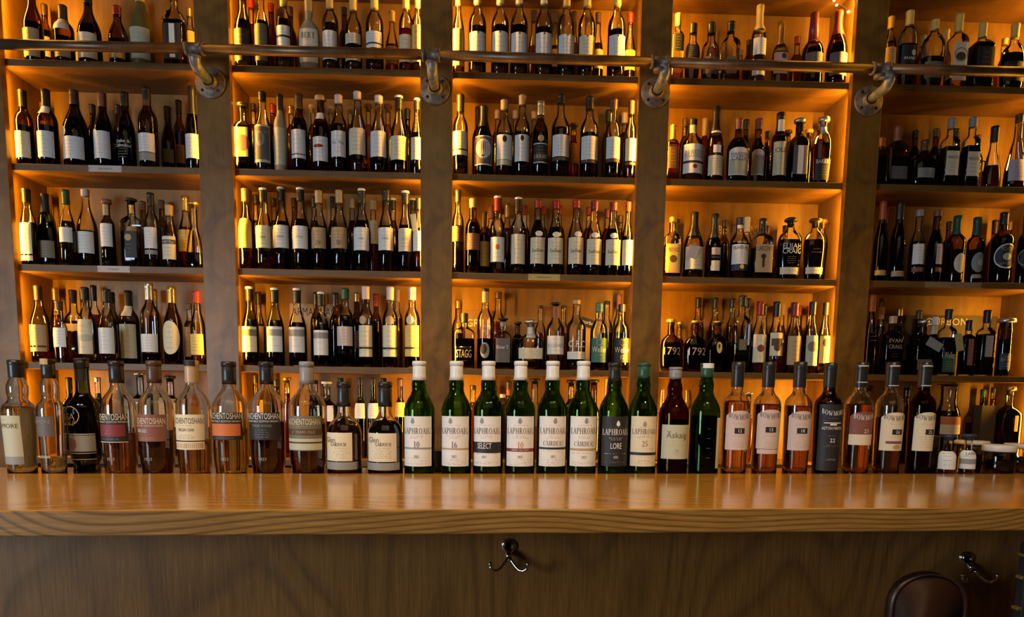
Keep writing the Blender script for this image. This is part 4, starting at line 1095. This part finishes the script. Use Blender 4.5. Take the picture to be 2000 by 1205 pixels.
650 115 330 1 square c a 480 s k 370 - - -
860 60 330 2 std b d 450 s k 380 - - -
925 78 408 1 round p h 500 s l 440 - - -
985 58 290 2 std b a 450 w n 370 - - - n:370:420:z
1195 145 270 1 round c h 700 k k 320 - - -
1515 118 280 1 square c n 450 k k 340 - - -
1715 128 278 1 round b n 450 k k 330 - - -
@3 4 N
1360 90 390 1 round c h 480 k s 430 - - -
@4 4 O
600 92 335 1 square c h 480 k k 380 - - -
925 105 330 1 square b d 480 k n 370 - - - n:375:425:c
1300 240 318 0 wideneck c d 560 k k 340 610 765 c o:612:680:z:1 p:big_round_jar_of_spirit_with_orange_banded_label
1605 100 365 2 square q n 480 s g 430 - - -
1835 210 340 0 square c d 510 k o 420 600 740 z hw:.2 dx:25 p:wide_embossed_amber_bottle_with_gold_and_black_stopper
1745 60 350 2 std c a 450 s k 400 - - -
'''

def cell_lines():
    cur = None
    for ln in CELLS.strip().splitlines():
        ln = ln.strip()
        if not ln: continue
        if ln[0] == '@': q = ln[1:].split(); cur = (int(q[0]), int(q[1]), q[2]); continue
        yield cur, spec(ln)
cells = {}
for cur, d in cell_lines(): cells.setdefault(cur, []).append(d)
for (bay, row, cr), ds in cells.items():
    Z = ZS[row + 1]; grp = 'bottles on the %s shelf of the %s bay' % (SHN[row], BAYN[bay])
    # widths that would overlap in the same row are trimmed together
    for dep in (0, 1, 2):
        rr = sorted([d for d in ds if int(d['dep']) == dep], key=lambda d: d['cx'])
        sc = CROP[cr][2]; prev = None
        for d in rr:
            d['jit'] = 0.0; d['rd'] = SHAPES[d['shape']][1]
            if prev and dep == 0:
                k = (d['cx'] - prev['cx']) / ((d['w'] + prev['w']) / 2)
                if k < .985: d['jit'] = .034 if prev['jit'] == 0 else 0.0
                if k < .93:
                    for q in (prev, d):
                        if q['rd'] > .72: q['dr'] = q['rd'] = .72 if k > .86 else .62
            prev = d
        for _ in range(4):
            for a, b in zip(rr, rr[1:]):
                dx = (b['cx'] - a['cx']) * .955; sm = (a['w'] + b['w']) / 2
                bb = (a['w'] * a['rd'] + b['w'] * b['rd']) / 2 / sc / 465; dy = abs(a['jit'] - b['jit'])
                kk = math.sqrt(max(0, 1 - min(1, dy / bb) ** 2)); need = sm * max(kk, .72) * 1.035
                if need > dx: a['w'] *= dx / need; b['w'] *= dx / need
    for front in (True, False):
        rr = sorted([d for d in ds if (int(d['dep']) == 0) == front], key=lambda d: d['cx'])
        for n, d in enumerate(rr):
            dep = int(d['dep'])
            if dep == 0: Yf = lambda X, h, j=d['jit']: T + .014 + h + j
            elif dep == 1 and row < 4: Yf = lambda X, h: T + .10 + h * .9
            elif dep == 1: Yf = lambda X, h: T + .08 + h
            else: Yf = lambda X, h: D - .018 - max(h, .0255)
            row_w = 'front row' if front else 'back row'
            lab = '%s, %s in %s, %s shelf, %s bay' % (look(d), ORD[n], row_w, SHN[row], BAYN[bay])
            if len(lab.split()) > 16: lab = '%s, %s in %s, %s shelf' % (look(d), ORD[n], row_w, SHN[row]) if False else '%s, %s shelf, %s bay' % (look(d), SHN[row], BAYN[bay])
            # keep inside the bay
            ox, oy, s = CROP[cr]
            build(d, cr, Z, Yf, False, lab, grp, 0.0, (EDGE[bay][1] - OV + .003, EDGE[bay + 1][0] + OV - .003))

# ------------------------------------------------------------------ the row along the back edge of the bar
FR = [
# (crop, spec, rotation, label)
('K', '180 322 105 0 bulb c p 520 s k 262 600 965 e hw:.98 L:0 T:ARDMORE:690:38:j:250 M:628:650:1:j:.5 M:905:945:1:t:.8 s:965:1035:x', -.45, 'clear bulb-necked bottle with big grey-cream label at the left end of the bar'),
('K', '464 270 95 0 bulb c p 980 l k 268 608 785 i hw:1.0 L:0 T:ARDMORE:655:30:x:210 M:700:750:2:x:.9 T:TRADITION:968:22:w:150 n:96:148:t', -.4, 'clear bulb-necked bottle of pale spirit with dark label and tan-topped cap'),
('K', '757 318 90 0 kilt q n 400 l k 182 - - - y:.045 n:185:290:k q:710:600:165:t T:SA:610:60:t:90:-50 T:W_P:670:44:t:100:-50 o:775:920:x:1.0 d:700:855:110:b b:765:8:e b:935:8:x b:990:8:x', 0, 'wide dark green embossed bottle with grey waist band'),
('K', '1062 325 112 0 auch c r 760 l k 312 585 830 k L:0 T:AUCHENTOSHAN:612:54:c:330 T:SINGLE_MALT_SCOTCH_WHISKY:656:16:c:320 o:680:785:m:.86 M:700:770:3:c:.6 M:800:815:1:x b:835:5:w T:1823:985:26:x:90', -.12, 'tall bottle with black label bearing a dark red panel'),
('K', '1392 325 112 0 auch c d 740 l n 312 590 830 b L:0 T:AUCHENTOSHAN:648:52:c:320 T:SINGLE_MALT_SCOTCH_WHISKY:690:14:c:300 T:YEARS_OLD:735:28:w:120:-60 M:790:818:2:t T:1823:985:26:x:90', -.12, 'tall bottle with plain brown-grey label and brown capsule'),
('K', '1725 318 110 0 auch c a 820 s t 310 590 822 c L:0 T:AUCHENTOSHAN:645:50:j:310 T:VIRGIN_OAK:725:26:b:150 M:680:695:1:j M:765:812:3:j s:832:902:c o:845:890:t:.9 n:112:160:k', -.1, 'tall bottle with cream label, tan capsule and orange lower label'),
('L', '232 325 120 0 auch c h 720 l k 322 572 815 k L:0 T:AUCHENTOSHAN:602:52:c:330 T:SINGLE_MALT_SCOTCH_WHISKY:650:16:c:310 o:672:780:z:.88 M:685:765:4:n M:792:806:1:x T:1823:985:26:x:90', -.05, 'tall bottle of golden spirit with black label bearing an orange panel'),
('L', '560 320 120 0 auch c d 660 l k 322 572 815 k L:0 T:AUCHENTOSHAN:604:52:w:330 T:SINGLE_MALT_SCOTCH_WHISKY:650:16:w:310 T:THREE_WOOD:690:22:x:180 M:715:800:4:x T:1823:985:26:x:90', -.04, 'tall bottle of dark red spirit with wholly black label'),
('L', '915 335 120 0 auch c d 680 l x 322 602 912 j L:0 T:AUCHENTOSHAN:655:52:c:320 M:685:705:1:t b:745:50:n T:21_YEARS_OLD:745:24:t:250 M:780:800:1:t o:805:905:e:1.0 b:840:14:n', -.02, 'tall bottle with olive banded label and grey capsule, beside the squat bottles'),
('L', '1240 312 298 0 squat c d 690 l k 520 752 1003 c L:0 dx:-38 hw:.82 U:-:790:8:t T:Glen:815:46:j:110:-70 U:GARIOCH:855:30:k:190:10 M:880:985:7:j:1.2 s:1012:1080:x:1.35', 0, 'squat clear bottle with cream label and pale grey base band'),
('L', '1602 316 298 0 squat c n 655 l k 520 757 1010 c L:0 dx:-18 hw:.85 T:Glen:815:46:j:110:-70 U:GARIOCH:855:30:k:190:20 M:880:985:7:j:1.2 s:1020:1085:x:1.25', 0, 'squat dark-filled bottle with cream label and dark grey base band'),
]
LA = 'U:LAPHROAIG:%d:52:i:262 d:%d:650:36:x:1.15 d:%d:628:24:x:.8 M:678:692:1:x:1.1 M:774:806:2:i:1.1 '
def laph(cx, w, extra, capc='w', lc='w', gl='g', top=116, capz=286, liq='h'):
    return '%d %d %d 0 laph %s %s 640 l %s %d 606 1050 %s L:0 hw:.98 ' % (cx, w, top, gl, liq, capc, capz, lc) + extra
bk = 'U:LAPHROAIG:735:52:%s:262 d:%d:652:36:x:1.1 d:%d:630:24:x:.7 M:680:692:1:x:1.1 M:774:806:2:%s:1.1 '
FR += [
('M', laph(178, 272, bk % ('i', 142, 142, 'i') + 'U:10:855:54:i U:-:862:20:i:30:-45 U:-:862:20:i:30:45 b:890:14:x U:1815:962:24:i:60 M:975:980:1:i:1.7 M:995:1035:3:x:1.5'), -.08, 'green bottle with white label marked 10 above a grey band'),
('M', laph(505, 268, bk % ('i', 470, 470, 'i') + 'U:16:857:54:i U:-:862:20:i:30:-45 U:-:862:20:i:30:45 b:895:14:t U:1815:962:24:i:60 M:990:995:1:i:1.7 M:1005:1040:3:x:1.5'), -.08, 'green bottle with white label marked 16 above a gold line'),
('M', laph(787, 268, bk % ('i', 745, 745, 'i') + 'b:883:95:k T:SELECT:868:48:w:130:-20 M:900:920:2:x:.9 U:1815:965:22:i:60:-20 M:940:944:1:i:1.7 M:1000:1030:3:x:1.5'), -.1, 'green bottle with white label crossed by a wide black select band'),
('M', laph(1070, 266, bk % ('i', 1064, 1064, 'i') + 'U:10:860:54:z U:-:862:20:z:30:-45 U:-:862:20:z:30:45 b:905:28:m T:SHERRY_OAK_FINISH:905:12:w:190 U:1815:965:24:i:60 M:990:995:1:i:1.7 M:1010:1040:3:x:1.5'), 0, 'green bottle with white label marked 10 in red above a red band'),
('M', laph(1350, 264, bk % ('i', 1364, 1364, 'i') + 'U:C\u00c0IRDEAS:845:40:i:190 b:890:18:k M:905:925:2:x:1.5 U:1815:962:24:i:60 M:990:995:1:i:1.7 M:1010:1040:3:x:1.5'), .05, 'green bottle with named white label crossed by a thin black band'),
('M', laph(1620, 262, bk % ('i', 1634, 1634, 'i') + 'U:C\u00c0IRDEAS:850:40:i:190 b:900:20:t U:1815:968:24:i:60 M:930:935:1:i:1.7 M:1010:1040:3:x:1.5'), .05, 'green bottle with named white label crossed by a gold band'),
('M', laph(1896, 264, 'U:LAPHROAIG:745:52:w:262 d:1910:675:34:w:1.1 d:1910:654:22:w:.7 M:698:708:1:x:1.1 M:790:822:2:w:1.1 T:LORE:868:50:w:100 M:935:939:1:w:1.7 U:1815:968:22:w:80 M:1000:1020:2:x:1.6', 'k', 'k', 'g', 130, 292), .05, 'green bottle with full black label and black cap'),
('N', laph(425, 258, 'U:LAPHROAIG:740:46:i:240 d:420:680:34:x:1.1 d:420:660:22:x:.7 M:698:708:1:x:1.1 M:775:800:2:i:1.1 U:25:848:46:i U:-:856:20:i:30:-42 U:-:856:20:i:30:42 M:885:905:2:x:1.6 b:938:24:k M:965:970:1:i:1.7 M:990:1030:3:x:1.5', 'g', 'c', 'g', 130, 270), 0, 'green bottle with cream label marked 25 and dark green cap'),
('N', '702 270 170 0 laph b d 640 l x 275 682 985 e L:0 hw:1.0 T:Port:742:14:j:50:-70 T:Askaig:772:50:j:190 M:820:830:1:v:1.7 T:25:910:24:t:40 M:850:880:2:t:1.2 M:930:955:2:t:1.2', 0, 'brown bottle with pale green-cream label, beside the white-topped green bottle'),
('N', '978 268 135 0 laph g n 605 l g 262 620 1070 c hw:.26 dx:118 L:4 n:137:180:w s:620:1050:n:.01', 0, 'white-topped green bottle turned so its cream label shows at the edge'),
('N', '1250 248 122 0 malt c a 470 s k 346 556 905 p L:0 R: hw:.98 U:BOWMORE:612:44:i:205:0:-7 M:632:640:1:x:.8 M:660:690:2:x:1.1 b:735:48:k:90 T:12:735:28:w M:775:790:1:x:1.1 M:830:890:3:x:1.1', 0, 'clear bottle with pinkish-white label marked 12 in black box'),
('N', '1522 250 122 0 malt c r 500 s k 348 546 896 p L:0 R: hw:.98 U:BOWMORE:605:44:i:205:0:-7 M:632:640:1:x:.8 M:660:690:2:x:1.1 b:725:48:k:95 T:15:725:28:w M:775:790:1:x:1.1 M:830:890:3:x:1.1 s:900:940:p:.9', 0, 'clear bottle with pinkish-white label marked 15 in black box'),
('N', '1797 250 122 0 malt c r 515 s k 350 560 910 p L:0 R: hw:.98 U:BOWMORE:612:44:i:205:0:-7 M:632:640:1:x:.8 M:660:690:2:x:1.1 b:735:48:k:95 T:18:735:28:w M:775:790:1:x:1.1 M:830:890:3:x:1.1', 0, 'clear bottle with pinkish-white label marked 18 in black box'),
('O', '245 255 130 0 malt k n 490 s k 350 500 1090 k L:0 hw:1.0 U:BOWMORE:580:40:w:210:0:-7 b:665:8:w:160 b:680:14:w:60 M:615:630:1:x:1 T:ASTON_MARTIN:712:26:w:190 M:770:790:1:x:1 T:22:820:34:w:70 M:860:880:2:x:1.3 T:LIMITED:990:16:x:110', 0, 'wholly black bottle with white lettering marked 22'),
('O', '515 262 125 0 malt c r 500 s k 350 566 862 b L:0 R: hw:.98 U:BOWMORE:618:44:w:212:10:-7 M:655:695:2:x:1.1 T:23:738:34:w:50:20 o:768:862:c:1.0 M:790:840:3:t:1.2 n:155:166:s n:300:308:s', 0, 'clear bottle with brown and cream label marked 23'),
('O', '790 268 125 0 malt c d 620 s k 350 572 912 c L:0 R: hw:.98 U:BOWMORE:625:44:i:215:0:-7 M:655:690:2:x:1.1 b:745:46:k:100:20 T:26:745:28:w:50:20 M:775:800:1:x:.8 b:838:22:b:150 d:810:880:70:t:.6 n:155:166:s n:330:338:s', 0, 'bottle with cream label marked 26 above a brown seal'),
('O', '1075 250 125 0 malt b n 520 s k 350 570 915 c L:0 R: hw:.98 U:BOWMORE:622:44:i:210:0:-7 M:655:690:2:x:1.1 b:745:46:k:90:25 T:25:745:28:w:45:25 M:780:890:5:x:1.2 n:155:166:s n:330:338:s', 0, 'dark-filled bottle with cream label marked 25 in a black box'),
]
front = {}
for cr, ln, rz, label in FR:
    d = spec(ln); rr = build(d, cr, ZL, lambda X, h, yo=float([e[2:] for e in d['ex'] if e.startswith('y:')][0]) if any(e.startswith('y:') for e in d['ex']) else 0: YB(X) + .006 + h + yo, True, label, 'whisky bottles along the back edge of the bar', rz)
# sample bottles, glass jars and dark things at the end of the row
for cr, ln, label in (('O', '1330 178 768 0 squat c d 860 k u 822 920 1078 w L:3 hw:1.0 dx:0 M:930:945:1:i', 'small sample bottle with white label beside the dark machine'),
                      ('O', '1512 168 764 0 squat c d 870 k u 818 912 1074 w L:2 T:LAPH:940:24:i:80:20 s:985:1030:x', 'small sample bottle with white label beside the glass jar')):
    r = build(spec(ln), cr, ZL, lambda X, h: YB(X) + .004 + h, True, label, 'small sample bottles on the bar', -.5)[0]; r.name = 'sample_bottle'
def jar(u0, u1, v_lid0, v_lid1, dy, label, lid_only=False):
    u = (u0 + u1) / 2; Y = YB(2.6) + .05 + dy
    for _ in range(3):
        X = x_at(u, Y, ZL + .04); k = proj(X, Y, ZL + .04)[2] / F; rr = (u1 - u0) / 2 * k / math.sqrt(1 + ((u - CX) / F) ** 2); Y = YB(X) + .006 + rr + dy
    z1 = z_at(v_lid0, X, Y) - ZL; z0 = z_at(v_lid1, X, Y - rr) - ZL
    r = tag(empty('storage_jar', (X, Y, ZL + .0004)), label, 'jar', 'white-lidded jars at the end of the bar')
    MB().lathe([(rr * .9, 0), (rr * .96, .003), (rr * .96, z0 * .85), (rr * .9, z0 - .002)], 40).build('glass', [glass('c')], r, True)
    MB().lathe([(rr * .85, .003), (rr * .92, .006), (rr * .92, z0 * .6), (rr * .91, z0 * .61)], 32).build('contents', [liquid('d')], r, True)
    MB().lathe([(rr * .97, z0), (rr, z0 + .002), (rr, z1 - .003), (rr * .97, z1), (rr * .5, z1 + .0005)], 44).build('lid', [plain('white_plastic', (.72, .7, .64), .4)], r, True)
jar(1914, 1986, 869, 884, 0, 'low round glass jar with white lid standing in front of the other jars')
jar(1957, 2030, 867, 878, .085, 'round glass jar with white lid half hidden behind the front jar')
jar(1860, 1932, 861, 870, .10, 'round glass jar with white lid behind the small sample bottles')
# dark dispenser behind the sample bottles
X = x_at(1826, YB(2.6) + .09, ZL); z1 = z_at(850, X, YB(X) + .09) - ZL
r = tag(empty('bottle_pourer_rack', (X, YB(X) + .10, ZL + .0004)), 'black boxy holder standing between whisky bottles and small sample bottles', 'holder')
MB().box(-.02, .02, -.03, .03, 0, z1).build('body', [plain('black_plastic', (.015, .013, .012), .4)], r, False, None, .004)
MB().tube([(0, -.01, z1), (0, -.02, z1 + .02), (-.015, -.02, z1 + .028), (-.03, -.02, z1 + .024)], .006, 10).build('spout', [BRASS], r, True)
# grey caddy seen in the gap of the row, beyond the ledge
X = x_at(857, YB(1.6) + .16, ZL); z1 = z_at(881, X, YB(X) + .17) - ZL
r = tag(empty('napkin_caddy', (X, YB(X) + .165, ZL + .0004)), 'small grey box seen through the gap beside the first green bottle', 'box')
MB().box(-.028, .028, -.025, .025, 0, z1).build('body', [plain('grey_steel', (.12, .13, .12), .5)], r, False, None, .003)
MB().box(-.03, .03, -.027, .027, z1, z1 + .003).build('rim', [plain('grey_rim', (.22, .23, .2), .4)], r, False, None, .001)

# ------------------------------------------------------------------ boards and boxes standing behind the bottles
def board(u0, u1, v0, v1, row, thick, mat, text, ink, hfrac, label, name='wooden_sign', tilt=0, cat='sign', yoff=.0):
    Y = D - thick / 2 - .0008 - yoff; Z = ZS[row]; a = x_at(u0, Y, Z + .2); b = min(x_at(u1, Y, Z + .2), XEND - .003); X = (a + b) / 2
    z1 = z_at(v0, X, Y) - Z; z0 = max(z_at(v1, X, Y) - Z, 0.0)
    r = tag(empty(name, (X, Y, Z + .0004)), label, cat); r.rotation_euler = (0, tilt, 0)
    MB().box(a - X, b - X, -thick / 2, thick / 2, 0 if tilt == 0 else z0, z1).build('board', [mat], r, False, None, .001)
    if text:
        V, Fc, W = sans(text); h = (z1 - z0) * hfrac; sx = min(h, (b - a) * .9 / W)
        zz = (z1 + z0) / 2
        obj('lettering', [(x * sx, -thick / 2 - .0006, zz + (y - .5) * h) for x, y in V], Fc, [ink], r, False)
    return r
lw = plain('pale_pine', (.55, .36, .16), .5)
board(567, 662, 594, 625, 4, .012, lw, 'ARMAGNAC', plain('burnt_ink', (.06, .03, .015), .6), .5, 'pale wooden box lid with dark lettering, fourth shelf of second bay')
board(942, 1033, 419, 470, 3, .010, lw, '', None, .5, 'plain pale board leaning behind red-capped bottles, third shelf, middle bay')
board(908, 962, 607, 655, 4, .012, plain('sign_brown', (.2, .1, .05), .5), 'GRILL', paper('c'), .3, 'brown lettered board behind the antler bottle, fourth shelf, middle bay', yoff=.0)
board(1134, 1178, 628, 700, 4, .02, paper('o'), '', None, .3, 'orange gift carton with tilted black sign, fourth shelf, middle bay', 'gift_carton', cat='carton')
x = x_at(1148, D - .03, 1.05); z = z_at(630, x, D - .03)
r = tag(empty('tilted_sign', (x, D - .034, z)), 'small black bourbon sign hanging tilted behind green-labelled bottles, middle bay', 'sign'); r.rotation_euler = (0, math.radians(16), 0)
MB().box(-.035, .035, -.003, .003, -.018, .018).build('board', [paper('k')], r, False, None, .001)
V, Fc, W = sans('Bourbon'); obj('lettering', [(xx * .016, -.0036, (yy - .5) * .016) for xx, yy in V], Fc, [paper('w')], r, False)
board(1398, 1478, 440, 460, 3, .008, plain('sign_orange', (.35, .17, .05), .5), 'BOURBON', paper('y'), .8, 'orange-brown sign with yellow capitals, third shelf of fourth bay')
board(1735, 1962, 617, 640, 4, .010, plain('sign_dark', (.05, .03, .02), .5), 'BOURBON', paper('c'), .6, 'dark sign with cream capitals, fourth shelf of rightmost bay')
board(1958, 1986, 676, 724, 4, .05, paper('t'), 'NY', paper('k'), .3, 'small tan carton with black letters, fourth shelf of rightmost bay', 'gift_carton', cat='carton', yoff=.03)
r = board(1908, 1940, 792, 880, 5, .05, plain('carton_kraft', (.13, .085, .035), .6), '', None, .3, 'tall cream carton with round emblem behind the white-lidded jars', 'gift_carton', cat='carton', yoff=.12)
obj('emblem', [(x * .03, -.0265, .17 + y * .03) for x, y in RING[0]], RING[1], [paper('n')], r, False)
board(1180, 1204, 740, 800, 5, .006, paper('o'), 'R', paper('r'), .5, 'orange poster card with red lettering, bottom shelf of the middle bay', 'poster_card')
# stemmed glasses on the bottom shelf of the fourth bay
for gi, (u, v) in enumerate(((1293, 762), (1334, 762))):
    Y = T + .1; X = x_at(u, Y, .65); z1 = z_at(v, X, Y) - ZS[5]
    r = tag(empty('wine_glass', (X, Y, ZS[5] + .0004)), 'clear stemmed glass on the bottom shelf of the fourth bay, %s' % ('beside the post', 'further from the post')[gi], 'glass', 'stemmed glasses on the bottom shelf of the fourth bay')
    b = z1 - .11; m = MB().lathe([(.004, b), (.02, b + .01), (.036, b + .04), (.035, b + .08), (.029, z1)], 24); m.f = m.f[:-1]; m.m = m.m[:-1]; m.build('bowl', [glass('c')], r, True)
    MB().lathe([(.0045, .004), (.0035, b * .5), (.0045, b)], 12).build('stem', [glass('c')], r, True)
    MB().lathe([(.033, 0), (.033, .002), (.006, .0045)], 24).build('foot', [glass('c')], r, True)
